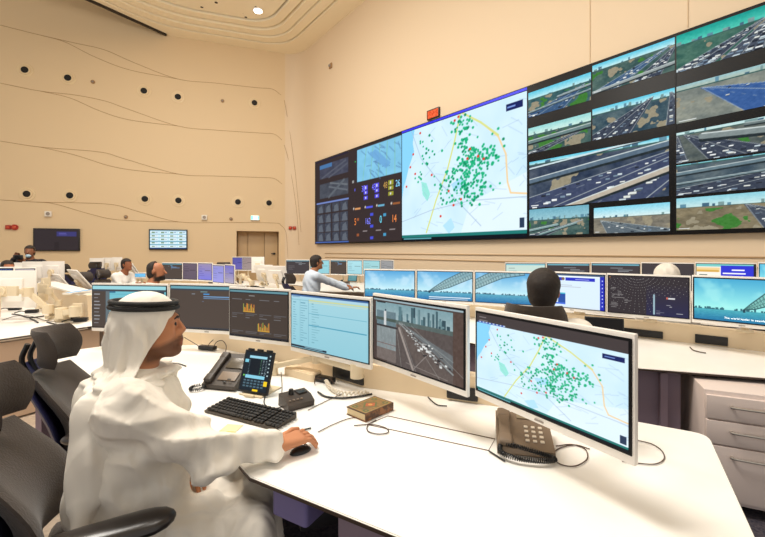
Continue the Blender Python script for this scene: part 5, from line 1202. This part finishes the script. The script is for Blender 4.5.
# ------------------------------------------------------------------ the other people
def dyed(name, c): return mat(name, c, .75, spec=.2, sheen=.15)
def figure(label, C, yaw, eye, shirt, trousers, skin_c=(150, 98, 66), hyaw=None, hair='short', standing=False, hands=None, beard=0, head_a=.045, vox=.012, robe=False, sleeve=True, lean=0.0):
    """A clothed person: pelvis over plan point C, facing yaw, eyes at height eye."""
    hyaw = yaw if hyaw is None else hyaw; Wp = frame_pt(C, yaw); o = thing('person', label, 'person', (0, 0, 0))
    dz = eye-(1.212 if not standing else 1.50); sz = .0 if not standing else .29
    t = lambda a, b, z: Wp(a+lean*max(0, z-.55-sz)/.5, b, z+dz+sz)
    hc_ = t(head_a, 0, 1.212); f = Field(); p = head_field(f, hc_, hyaw, 1.0, vox < .008, bool(beard))
    f.cone(t(0, 0, 1.07), t(-.01, 0, .98), .055, .07, .04); f.ell(t(-.01, 0, .88), (.12, .12, .18), .06); f.ell(t(0, 0, .66), (.12, .12, .18), .06)
    shr, shl = t(0, -.19, .985), t(0, .19, .985)
    hr, hl = hands if hands else (Wp(.34, -.16, .79), Wp(.34, .12, .79))
    def elbow(s, h, sd):
        s, h = Vector(s), Vector(h); m = (s+h)/2; L = (h-s).length; k = max(.0, (.57/2)**2-(L/2)**2)**.5
        side = Vector((math.cos(yaw-sd*math.pi/2), math.sin(yaw-sd*math.pi/2), 0))*(.5 if standing else .12)+Vector((0, 0, -.85)); ax = (h-s).normalized(); side = (side-ax*side.dot(ax)).normalized(); return tuple(m+side*k)
    er, el = elbow(shr, hr, 1), elbow(shl, hl, -1)
    if standing: legs = [[t(0, -.1, .5), Wp(.03, -.11, .46), Wp(0, -.11, .08)], [t(0, .1, .5), Wp(.03, .11, .46), Wp(0, .11, .08)]]
    else: legs = [[t(.02, -.1, .54-dz), Wp(.42, -.13, .54), Wp(.40, -.13, .09)], [t(.02, .1, .54-dz), Wp(.42, .13, .54), Wp(.40, .13, .09)]]
    for ch in ([shr, er, hr], [shl, el, hl]): f.chain(ch, [.05, .038, .026], .03)
    for sh_, ee, hh, sd in ((shr, er, hr, 1), (shl, el, hl, -1)):
        d = Vector(hh)-Vector(ee); l = Vector((math.cos(yaw+sd*math.pi/2), math.sin(yaw+sd*math.pi/2), 0)); l = (l-d.normalized()*l.dot(d.normalized())).normalized(); u = d.normalized().cross(l)*sd*-1
        u = -u if u.z < 0 else u
        hand(f, hh, d if standing else Vector((d.x, d.y, 0)), l, u if standing else (0, 0, 1), .95, .35)
    for ch in legs:
        f.chain(ch, [.08, .052, .036], .03); e = Vector(ch[2]); f.chain([tuple(e+Vector((0, 0, -.045))), Wp(0, 0, 0) and tuple(e+Vector((math.cos(yaw)*.14, math.sin(yaw)*.14, -.055)))], [.032, .026], .02)
    if not standing: f.cut(lambda X, Y, Z, d: np.maximum(d, np.where((X-C[0])*math.cos(yaw)+(Y-C[1])*math.sin(yaw) < .3, .56-Z, -1)))
    f.mesh('body', vox, SKIN, o, None, skin_colour(hc_, hyaw, skin_c, beard, vox < .008, (34, 26, 22)), lo=None)
    M = np.array([[math.cos(yaw), -math.sin(yaw), 0], [math.sin(yaw), math.cos(yaw), 0], [0, 0, 1]])
    g = Field(); g.ell(t(0, 0, .86), (.145, .205, .2), .05, M); g.ell(t(.02, 0, .68), (.155, .185, .2), .06, M); g.ell(t(0, 0, .55), (.15, .19, .09), .05, M); g.cone(t(-.01, -.15, .985), t(-.01, .15, .985), .075, .075, .05); g.cone(t(-.01, 0, 1.045), t(-.01, 0, 1.0), .064, .085, .03)
    for ch in ([shr, er, hr], [shl, el, hl]): g.chain(ch, [.076, .058, .04], .03)
    if robe:
        for ch in legs: g.chain(ch, [.1, .08, .1], .06)
    def cutf(X, Y, Z, d):
        for hh, ee in ((hr, er), (hl, el)):
            q = (Vector(hh)-Vector(ee)).normalized(); s_ = (X-hh[0])*q.x+(Y-hh[1])*q.y+(Z-hh[2])*q.z; r2 = (X-hh[0])**2+(Y-hh[1])**2+(Z-hh[2])**2
            d = np.where(r2 < .012, np.maximum(d, s_-.004), d)
        k = .006*np.sin(X*50+Z*30+2*np.sin(Y*20))*np.clip((1.0-Z)/.1, 0, 1)
        sit = -1 if standing else np.where((X-C[0])*math.cos(yaw)+(Y-C[1])*math.sin(yaw) < .3, .474+(.07 if dz > .02 and vox < .0085 and robe else 0)-Z, -1)
        return np.maximum(np.maximum(d+k, .03-Z), sit)
    g.cut(cutf); g.mesh('robe' if robe else 'shirt', vox, shirt, o)
    if not robe:
        q = Field()
        for ch in legs: q.chain(ch, [.1, .074, .06], .05)
        q.cone(t(0, -.07, .52), t(0, .07, .52), .115, .115, .05); q.cut(lambda X, Y, Z, d: np.maximum(np.maximum(d, .06-Z), -1 if standing else np.where((X-C[0])*math.cos(yaw)+(Y-C[1])*math.sin(yaw) < .3, .474-Z, -1))); q.mesh('trousers', vox, trousers, o)
        for ch in legs:
            e = Vector(ch[2]); q = Field(); q.chain([tuple(e+Vector((0, 0, -.04))), tuple(e+Vector((math.cos(yaw)*.17, math.sin(yaw)*.17, -.055)))], [.044, .036], .02); q.cut(lambda X, Y, Z, d: np.maximum(d, .004-Z)); q.mesh('shoe', vox, CBLK, o)
    c_, s_ = math.cos(hyaw), math.sin(hyaw); HM_ = np.array([[c_, -s_, 0], [s_, c_, 0], [0, 0, 1]])
    if hair in ('short', 'thick', 'receding'):
        k = {'short': .0, 'thick': .007, 'receding': -.003}[hair]
        q = Field(); q.ell(p(-.02, 0, .04), (.104+k, .085+k, .092+k), .02, HM_); q.ell(p(-.05, 0, -.03), (.068, .075+k*.6, .075), .03, HM_)
        def hcut(X, Y, Z, d):
            x = (X-hc_[0])*c_+(Y-hc_[1])*s_; z = Z-hc_[2]; y = -(X-hc_[0])*s_+(Y-hc_[1])*c_
            ln_ = (.055 if hair != 'receding' else -.01)+.0*z
            face = np.maximum(x-(.012+np.clip(z, -.1, .06)*.25), z-.062) if hair != 'receding' else np.maximum(x-(-.02), z-.2)
            d = d + .0012*np.sin(x*120+z*90+3*np.sin(y*60))*np.sin(y*130+2*np.sin(z*70))
            return np.maximum(d, -np.maximum(-(x-(.02)), z-(.066)) if hair != 'receding' else x+.015)
        q.cut(hcut); q.mesh('hair', min(vox, .007), HAIRM, o)
    if hair == 'headdress':
        q = Field(); q.ell(p(-.01, 0, .035), (.118, .104, .1), .02, HM_); q.ell(p(-.035, 0, -.06), (.112, .115, .13), .04, HM_); q.ell(t(-.08, 0, .96), (.11, .19, .13), .05, M)
        q.cut(lambda X, Y, Z, d: np.maximum(d+.005*np.sin(np.arctan2(-(X-hc_[0])*s_+(Y-hc_[1])*c_, (X-hc_[0])*c_+(Y-hc_[1])*s_)*8+Z*20), -np.maximum(.062+.6*(Z-hc_[2])-((X-hc_[0])*c_+(Y-hc_[1])*s_), np.maximum(Z-hc_[2]-.05, hc_[2]-.15-Z))))
        q.mesh('headdress', .008, FAB, o, 'white cloth headdress')
    return o, p
WHITEF = dyed('white_shirt', (240, 236, 230)); BLUEF = dyed('pale_blue_shirt', (206, 218, 232)); NAVYT = dyed('dark_trousers', (40, 38, 46)); UNI = dyed('dark_uniform', (34, 32, 38))
# dark-haired man with his back to us
dC = (.955, 2.36); dy = R(60)
figure('dark-haired person in white seen from behind, seated beyond the nearest monitor', dC, dy, 1.245, FAB, NAVYT, (176, 116, 80), hyaw=R(58), hair='thick', vox=.008, robe=True, head_a=-.01, hands=(frame_pt(dC, dy)(.42, -.16, .83), frame_pt(dC, dy)(.42, .14, .83)), beard=.8)
ch_ = chair('dark office chair of the dark-haired person in white', (dC[0]-.035, dC[1]-.06, .07), dy, None, hup=.035)
# man in a white headdress beyond the dotted screen
gC = (2.83, 3.98); figure('person in a white headdress seen from behind, seated in front of the far monitor row', gC, R(60), 1.222, FAB, NAVYT, hair='headdress', robe=True, vox=.012)
# man in pale blue at the far desk
bC = (-1.28, 6.95); o, p = figure('person in pale blue shirt and glasses seated at the far desk under the video wall', bC, R(30), 1.277, BLUEF, NAVYT, (168, 112, 78), hyaw=R(22), hair='thick', vox=.009, hands=(P(347, 289, 7.2), P(352, 287.5, 7.3)), lean=.08)
b = MB()
for q in (-1, 1): b.tube([p(.094+.0*q, q*.03+.024*math.cos(a), .004+.018*math.sin(a)) for a in [k*math.pi/6 for k in range(12)]], .0025, 6, closed=True); b.tube([p(.092, q*.054, .008), p(.0, q*.084, .008)], .0025, 6)
b.build('glasses', BLK, o, 'dark rimmed glasses')
chair('dark office chair of the person in pale blue', (bC[0]-.02, bC[1]-.02, .0), R(30))
# bearded man in white
kC = (-2.87, 5.0); figure('bearded person in white with receding dark hair beyond the first monitor of the big desk', kC, R(20), 1.225, FAB, NAVYT, (176, 116, 84), hyaw=R(8), hair='receding', vox=.008, robe=True, beard=1.0, hands=(frame_pt(kC, R(20))(.42, -.12, .84), frame_pt(kC, R(20))(.42, .1, .84)))
# man in white shirt, left
wC = (-5.3, 8.05); figure('person in white shirt with short dark hair seated sideways left of the bearded person', wC, R(-8), 1.205, WHITEF, NAVYT, (150, 92, 62), hyaw=R(-12), hair='short', vox=.01, lean=.1, hands=(frame_pt(wC, R(-8))(.44, -.08, .84), frame_pt(wC, R(-8))(.44, .06, .84)))
chair('dark office chair of the person in white shirt', (wC[0]-.06, wC[1], 0), R(-8))
# officer with phone, far left
uC = (-7.05, 8.0); Wu = frame_pt(uC, R(-60)); o, p = figure('person in dark uniform standing with hands raised, mask under the chin, below the dark television', uC, R(-60), 1.465, UNI, UNI, (140, 92, 66), hyaw=R(-66), hair='short', standing=True, vox=.01, hands=(Wu(.3, -.17, 1.34), Wu(.3, -.02, 1.28)), head_a=.03)
b = MB(); b.ball(p(.07, 0, -.085), .045, (1, 1.1, .8), 16); b.build('mask', mat('mask_blue', (170, 200, 216), .7), o, 'pale blue face mask')
q = Wu(.36, -.1, 1.36); o = thing('camera', 'small black camera in the hands of the person in dark uniform', 'camera', q, R(30)); b = MB(); b.box((0, 0, 0), (.14, .06, .09), bev=.01); b.build('body', BLK, o); b = MB(); b.cyl((0, -.03, 0), (0, -.09, 0), .035); b.build('lens_barrel', BLKG, o)
# half-seen head at the left edge
eC = (-6.24, 6.6); figure('dark-haired person at the left edge, only the top of the head showing over the screens', eC, R(40), 1.2, WHITEF, NAVYT, (176, 112, 80), hyaw=R(-20), hair='short', vox=.01)

# ------------------------------------------------------------------ desks and screens across the hall
def back_monitor(label, cx, top, Y, rz, tilt, group, w=.6, h=.365, img=None, shell=None):
    p = P(cx, top, Y); d = Vector((math.cos(rz), math.sin(rz)))*w/2
    m = monitor(label, (p.x-d.x, p.y-d.y), (p.x+d.x, p.y+d.y), p.z+(h*(1-math.cos(tilt)) if tilt else 0), img if img is not None else bezel(Cv(8, 6, (24, 26, 30)), 0), group, h=h, tilt=tilt, shell=shell)
    b = MB(); b.cyl((0, .055, h*.45), (0, .085, h*.45), .05, n=20); b.box((0, .058, h*.45), (.11, .012, .11), bev=.003); b.build('mount', ARMC, m, 'cream mount plate')
    z0 = p.z-h; ct, st_ = math.cos(tilt), math.sin(tilt)
    lo = (z0-TZ-.02)/max(ct, .3); b = MB(); b.bar((0, .085, h*.45), (0, .1+st_*lo, -lo*.75), .035, .03, up=(1, 0, 0), bev=.006); b.build('arm', ARMC, m, 'cream arm'); return m
ldesk = [(-3.45, 3.1), (-2.86, 4.1), (-3.05, 4.45), (-4.9, 6.1), (-6.2, 5.6), (-5.2, 3.0), (-3.7, 2.7)]
dl_ = dthing('control_desk', 'white desk with bare monitor arms and cables behind the empty chair', 'desk', ldesk); worktop(dl_, ldesk)
b = MB(); b.ribbon([(-3.42, 3.16), (-2.9, 4.1)], .02, TZ-.04, .05); b.ribbon([(-3.66, 2.76), (-3.44, 3.14)], .02, TZ-.04, .05); b.build('front_panel', BEIGE, dl_, 'beige front panel', world=True)
b = MB(); b.ribbon([(-4.9, 5.95), (-3.12, 4.38)], TZ+.001, 1.0, -.09); b.build('spine_panel', CREAM, dl_, 'cream spine panel', world=True)
b = MB(); b.ribbon([(-4.95, 6.05), (-3.14, 4.46)], 1.0, 1.02, -.2); b.build('ledge', TOPM, dl_, world=True)
b = MB(); b.ribbon([(-3.1, 4.38), (-2.93, 4.2)], TZ-.3, TZ+.12, .05); b.build('end_panel', BEIGE, dl_, world=True)
GB = 'monitors seen from behind on the left desks'
back_monitor('big white monitor back at the left edge, nearest of those seen from behind', 6, 270.5, 4.3, R(184), 0, GB, .64, .4)
back_monitor('blue lit monitor at the left edge under the half-seen head', -10, 267, 4.75, R(10), 0, None, .5, .36, img=bezel(plain_screen(60, 40, (44, 84, 150), (36, 70, 130), 5, (30, 60, 110)), 1))
back_monitor('grey lit monitor right of the blue one at the left edge', 19, 267.5, 5.2, R(30), 0, None, .34, .34, img=bezel(plain_screen(40, 40, (170, 160, 164), (150, 142, 150), 6, (180, 172, 176)), 1))
back_monitor('white monitor back below the person in dark uniform', 14, 262.5, 7.3, R(176), 0, GB)
back_monitor('white monitor back left of the dark headrest, under the dark television\'s left half', 36, 261.5, 7.2, R(176), 0, GB, .5)
back_monitor('white monitor back just left of the dark headrest under the dark television', 54, 261.2, 7.1, R(174), 0, GB, .42)
back_monitor('white monitor tipped far back, left of two behind the first monitor of the big desk', 72, 273.5, 6.5, R(143), R(-34), GB, .4)
back_monitor('white monitor tipped far back, right of two behind the first monitor of the big desk', 89, 269, 6.3, R(143), R(-36), GB, .46)
back_monitor('white monitor back left of three beyond the empty dark chair', 97, 258, 11.0, R(182), 0, GB, .38)
back_monitor('white monitor back, middle of three beyond the empty dark chair', 108, 257.6, 11.08, R(182), 0, GB, .27)
back_monitor('white monitor back, right of three beyond the empty dark chair', 117.5, 257.2, 11.0, R(184), 0, GB, .26)
back_monitor('white monitor tipped far back in front of the person in white shirt', 138.5, 263, 8.9, R(150), R(-34), GB, .3)
def arm_thing(label, pts, r, group='bare monitor arms on the left desk'):
    base = Vector(pts[0]); o = thing('monitor_stand', label, 'monitor stand', tuple(base), 0, group)
    L = [Vector(q)-base for q in pts]
    b = MB(); b.cyl((0, 0, .0), (0, 0, .035), r*2.4, n=18); b.cyl((0, 0, .03), (0, 0, max(.08, L[1].z-.1)), r*1.2, n=14); b.bar((0, 0, max(.06, L[1].z-.12)), L[1], r*2, r*1.7); b.build('post', ARMC, o)
    for a, c in zip(L[1:-1], L[2:]): b = MB(); b.bar(a, c, r*2, r*1.7, bev=r*.3); b.build('arm_segment', ARMC, o)
    for q in L[1:-1]: b = MB(); b.cyl(q-Vector((0, 0, r*1.5)), q+Vector((0, 0, r*1.5)), r*1.7, n=18); b.build('joint', ARMC, o)
    e = L[-1]; b = MB(); b.box(e, (.1, .03, .1), bev=.005); b.build('mount_plate', ARMC, o)
    b = MB(); b.box((r*2.4+.036, 0, .021), (.07, .05, .04), bev=.006); b.build('clamp', CBLK, o, 'black clamp')
    return o
Z1 = TZ+.001
arm_thing('long cream monitor arm reaching left on the desk behind the empty chair', [D(53, 318, Z1), P(48, 309, 4.28), P(28, 292, 4.2), P(13, 291, 4.1)], .03)
arm_thing('upright cream monitor arm in the middle of the desk behind the empty chair', [D(42, 308, Z1), P(43, 297, 4.95), P(40, 287, 4.85), P(46, 282, 4.8)], .03)
arm_thing('thick cream monitor arm lying along the spine of the desk behind the empty chair', [D(64, 320.5, Z1), P(62, 313, 4.2), P(76, 311, 4.15), P(78, 308, 4.15)], .036)
arm_thing('cream monitor arm slanting down beside the spine of the desk behind the empty chair', [D(53, 313, Z1), P(58, 303, 4.7), P(49, 291, 4.6), P(44, 289, 4.6)], .022)
for lab, pp in (('black cable trailing across the desk behind the empty chair', [(12, 314), (20, 315), (30, 317.5), (44, 316)]), ('dark cable by the clamps on the desk behind the empty chair', [(47, 322), (55, 324), (62, 326), (70, 326)]), ('short black stick lying near the edge of the desk behind the empty chair', [(30, 318.5), (34, 320), (38, 322.5)]), ('thin brown cable curving on the desk behind the empty chair', [(2, 320), (16, 316), (30, 316), (44, 320), (56, 322)])):
    cable(lab, pp, .007 if 'thin' not in lab else .003, m=CBLK if 'thin' not in lab else CBR)
for lab, x, y in (('black cable adapter on the left desk below the long monitor arm', 15, 310), ('small black adapter beside the upright monitor arm on the left desk', 32, 313), ('black adapter at the right end of the left desk by its spine', 81, 321.5)):
    q = D(x, y, Z1); o = thing('power_adapter', lab, 'adapter', tuple(q), R(20), 'adapters on the left desk'); b = MB(); b.box((0, 0, .022), (.12, .07, .04), bev=.008); b.build('case', CBLK, o); b = MB(); b.tube([(-.06, 0, .02), (-.1, -.02, .03), (-.16, -.03, .012)], .006, 6, smooth=4); b.build('lead', CBLK, o)
def lit_pad(lab, x0, x1, y0, y1, TZ=TZ):
    q = [D(x0, y1, TZ+.03), D(x1, y1, TZ+.03), D(x1, y0, TZ+.03), D(x0, y0, TZ+.03)]; c_ = sum(q, Vector())/4; o = thing('lit_tablet', lab, 'tablet', (c_.x, c_.y, TZ+.001), 0, 'blue lit tablets lying on desks')
    w_, d_2 = (q[1]-q[0]).length, (q[3]-q[0]).length; b = MB(); b.box((0, 0, .012), (w_+.03, d_2+.03, .02), bev=.004); b.build('case', WPL, o)
    me = grid_mesh('screen', plain_screen(20, 14, (110, 190, 236), (120, 196, 240), 3, (110, 190, 236)).a, w_, d_2); me.transform(Matrix.Translation((0, -d_2/2, .0225)) @ Matrix.Rotation(R(-90), 4, 'X')); link_mesh('screen', me, SCR, o)
# desk of the bearded man
rk = [(-4.4, 6.95), (-4.1, 6.7), (-2.6, 6.5), (-2.5, 7.1), (-2.72, 7.9), (-4.0, 8.5), (-4.4, 8.65), (-4.5, 8.3)]
dk = dthing('control_desk', 'white desk with the row of small violet screens beyond the big desk', 'desk', rk); worktop(dk, rk)
b = MB(); b.ribbon([(-4.05, 6.8), (-2.75, 6.62), (-2.64, 7.0)], .02, TZ-.04, .04); b.build('modesty_panel', BEIGE, dk, world=True)
GK = 'screens on the desk of the bearded person'
for lab, x0, x1, y0, y1, im in (('dark grey monitor directly right of the bearded person', 162, 182.4, 8.1, 7.95, slate_screen(70, 40, 31)), ('dark mauve monitor, second right of the bearded person', 182.8, 197.3, 7.95, 7.75, plain_screen(60, 40, (104, 90, 104), (96, 84, 98), 7, (104, 92, 108))), ('violet monitor, third right of the bearded person', 198, 212.3, 7.75, 7.5, plain_screen(60, 40, (150, 136, 170), (120, 120, 214), 8, (150, 140, 170))), ('blue violet monitor, fourth right of the bearded person', 212.7, 224.2, 7.5, 7.2, plain_screen(60, 40, (140, 140, 206), (150, 150, 220), 9, (150, 146, 190))), ('half blue monitor at the right end of the bearded person\'s desk', 224.6, 234.3, 7.2, 6.9, plain_screen(60, 40, (110, 106, 190), (170, 160, 176), 10, (120, 116, 190)))):
    monitor(lab, lr(x0, y0), lr(x1, y1), P(0, 262.4 if x0 < 200 else 264.2, y0).z, bezel(im, 1), GK, h=.36, arm=3)
back_monitor('small blue lit screen in front of the person in white shirt', 140.3, 272.6, 7.6, R(12), 0, None, .2, .11, img=plain_screen(20, 14, (110, 190, 236), (120, 196, 240), 3, (110, 190, 236)).a)
lit_pad('blue lit tablet at the left of the big desk\'s first monitor', 85, 91.5, 287.5, 291.5, 1.021)
# desk by the door
rd = [(-2.42, 7.25), (-2.0, 6.9), (-1.72, 7.3), (-2.0, 8.6), (-3.2, 10.2), (-4.0, 10.0), (-2.6, 8.3)]
dd_ = dthing('control_desk', 'cluttered white desk in front of the brown door', 'desk', rd); worktop(dd_, rd)
b = MB(); b.ribbon([(-2.38, 7.35), (-2.0, 7.0), (-1.8, 7.35)], .02, TZ-.04, .04); b.build('modesty_panel', BEIGE, dd_, world=True)
GD = 'monitors on the desk in front of the brown door'
back_monitor('violet lit monitor in front of the brown door, left half of the pair', 237.5, 256.8, 9.8, R(8), 0, GD, .25, .34, img=bezel(plain_screen(40, 40, (84, 84, 160), (104, 96, 170), 3, (96, 90, 160)), 1))
back_monitor('grey lit monitor in front of the brown door, right half of the pair', 247.5, 256.8, 9.75, R(8), 0, GD, .25, .34, img=bezel(plain_screen(40, 40, (150, 132, 130), (156, 140, 136), 4, (150, 134, 132)), 1))
back_monitor('white monitor back right of the violet and grey pair by the door', 258, 256.8, 9.6, R(186), 0, GD, .3, .38)
back_monitor('white monitor tipped back, left of the chair of the person in pale blue', 268, 264.5, 8.0, R(160), R(-25), GD, .44)
back_monitor('white monitor tipped back, nearest the chair of the person in pale blue', 279, 265.5, 7.6, R(165), R(-25), GD, .44)
arm_thing('cream monitor arm on the desk in front of the door', [D(252, 288, Z1), P(252, 283, 7.9), P(247, 278, 8.0), P(243, 276, 8.1)], .03, 'monitor arms by the door')
arm_thing('second cream monitor arm on the desk in front of the door', [D(262, 285, Z1), P(262, 279, 8.4), P(268, 274, 8.3), P(270, 270, 8.2)], .03, 'monitor arms by the door')
o = thing('desk_phone', 'small dark desk phone on the desk in front of the door', 'phone', tuple(D(257, 290, Z1)), R(-20)); b = MB(); b.box((0, 0, .03), (.24, .16, .05), bev=.01); b.build('base', CBLK, o); b = MB(); b.box((-.08, 0, .065), (.05, .16, .025), bev=.01); b.build('handset', CBLK, o)
# far desk under the video wall
rf = [(-1.5, 7.6), (-.9, 7.35), (.2, 7.3), (.5, 8.2), (.0, 9.6), (-2.5, 10.1), (-2.5, 9.4), (-1.7, 8.6)]
df = dthing('control_desk', 'white desk of the person in pale blue under the dark end of the video wall', 'desk', rf); worktop(df, rf)
b = MB(); b.ribbon([(-1.4, 7.7), (-.9, 7.5), (.15, 7.45)], .02, TZ-.04, .04); b.build('modesty_panel', BEIGE, df, world=True)
GF = 'monitors on the desk of the person in pale blue'
for lab, x0, x1, y0, y1, im in (('dark navy monitor behind the head of the person in pale blue', 286, 309.5, 9.7, 9.65, dark_list_screen(70, 42, 41)), ('pale teal monitor right behind the face of the person in pale blue', 310, 329.8, 9.65, 9.6, plain_screen(60, 40, (150, 206, 214), (140, 198, 208), 5)), ('dark monitor, first right of the pale teal one, on the far desk', 330.4, 346.7, 9.6, 9.4, slate_screen(60, 40, 43)), ('pale blue monitor, second right of the pale teal one, on the far desk', 347.1, 362.4, 9.4, 9.2, plain_screen(60, 40, (170, 218, 226), (156, 206, 216), 6)), ('pale monitor, third right of the pale teal one, on the far desk', 363, 380.2, 9.2, 8.9, plain_screen(60, 40, (156, 206, 210), (150, 200, 206), 7)), ('grey monitor at the right end of the far desk, turned sideways', 380.6, 393.5, 8.9, 8.5, plain_screen(50, 40, (150, 150, 150), (140, 142, 146), 8, (150, 150, 150)))):
    monitor(lab, lr(x0, y0), lr(x1, y1), P(0, 259.6, y0).z, bezel(im, 1), GF, h=.365, arm=3)
p = D(352, 282, TZ); tb2 = thing('tablet', 'tablet propped on the desk in front of the person in pale blue', 'tablet', (p.x, p.y, TZ+.005), R(-20))
b = MB(); b.box((0, .006, .15), (.24, .016, .28), bev=.005, M=lean); b.build('case', BLK, tb2); s_ = link_mesh('screen', grid_mesh('screen', bezel(plain_screen(40, 44, (110, 160, 164), (90, 140, 146), 9, (120, 170, 170)), 1), .22, .25), SCR, tb2); s_.matrix_local = lean @ Matrix.Translation((0, -.003, .02))
b = MB(); b.bar((0, .22, .0), (0, .062, .17), .05, .012); b.build('prop', CBLK, tb2)
p = D(343, 288, TZ); o = thing('desk_phone', 'dark desk phone left of the tablet on the far desk', 'phone', (p.x, p.y+.1, TZ+.001), R(-20)); b = MB(); b.loft([[(x, -.09, .0), (x, -.09, .03), (x, .09, .12), (x, .1, .0)] for x in (-.1, -.095, .095, .1)]); b.build('base', PHONE, o); b = MB(); b.obox((-.07, 0, .1), (.045, .19, .03), Matrix.Rotation(R(27), 3, 'X'), .012); b.build('handset', CBLK, o)
# empty chairs
GC = 'empty dark office chairs across the hall'
chair('empty dark office chair left of the person in white shirt', (-5.05, 7.1, 0), R(-10), GC)
chair('empty dark chair under the right end of the dark television', (-6.3, 8.3, .12), R(70), GC)
chair('empty dark chair half hidden left of the three white monitor backs', (-7.6, 10.4, .1), R(150), GC)
chair('empty dark chair beyond the violet screens, below the exit sign', (-3.45, 8.8, .12), R(-60), GC)
# ------------------------------------------------------------------ light: ceiling lamps, an added fill and the bright hall around
w = bpy.data.worlds.new('hall_light'); scene.world = w; w.use_nodes = True
bg = w.node_tree.nodes['Background']; bg.inputs['Color'].default_value = (1.0, .97, .92, 1); bg.inputs['Strength'].default_value = .56
def area(name, loc, target, size, power, col=(1, .95, .88)):
    l = bpy.data.lights.new(name, 'AREA'); l.shape = 'DISK'; l.size = size; l.energy = power; l.color = col
    o = bpy.data.objects.new(name, l); COL.objects.link(o); o.location = loc
    o.rotation_euler = (Vector(target)-Vector(loc)).to_track_quat('-Z', 'Y').to_euler(); return o
area('ceiling_lamp', (-2.2, 2.2, 7.6), (-1.0, 2.2, 0), 2.4, 380)
area('ceiling_lamp', (1.6, 1.0, 7.6), (1.2, 2.0, 0), 2.4, 80)
area('ceiling_lamp', (-4.5, 7.5, 8.4), (-4.0, 8.0, 0), 3.0, 300)
area('ceiling_fill', (-3, 2, 6.0), (-6, 12, 8.8), 2.0, 170)  # added fill lamp without a fixture, brightens the far ceiling and upper wall
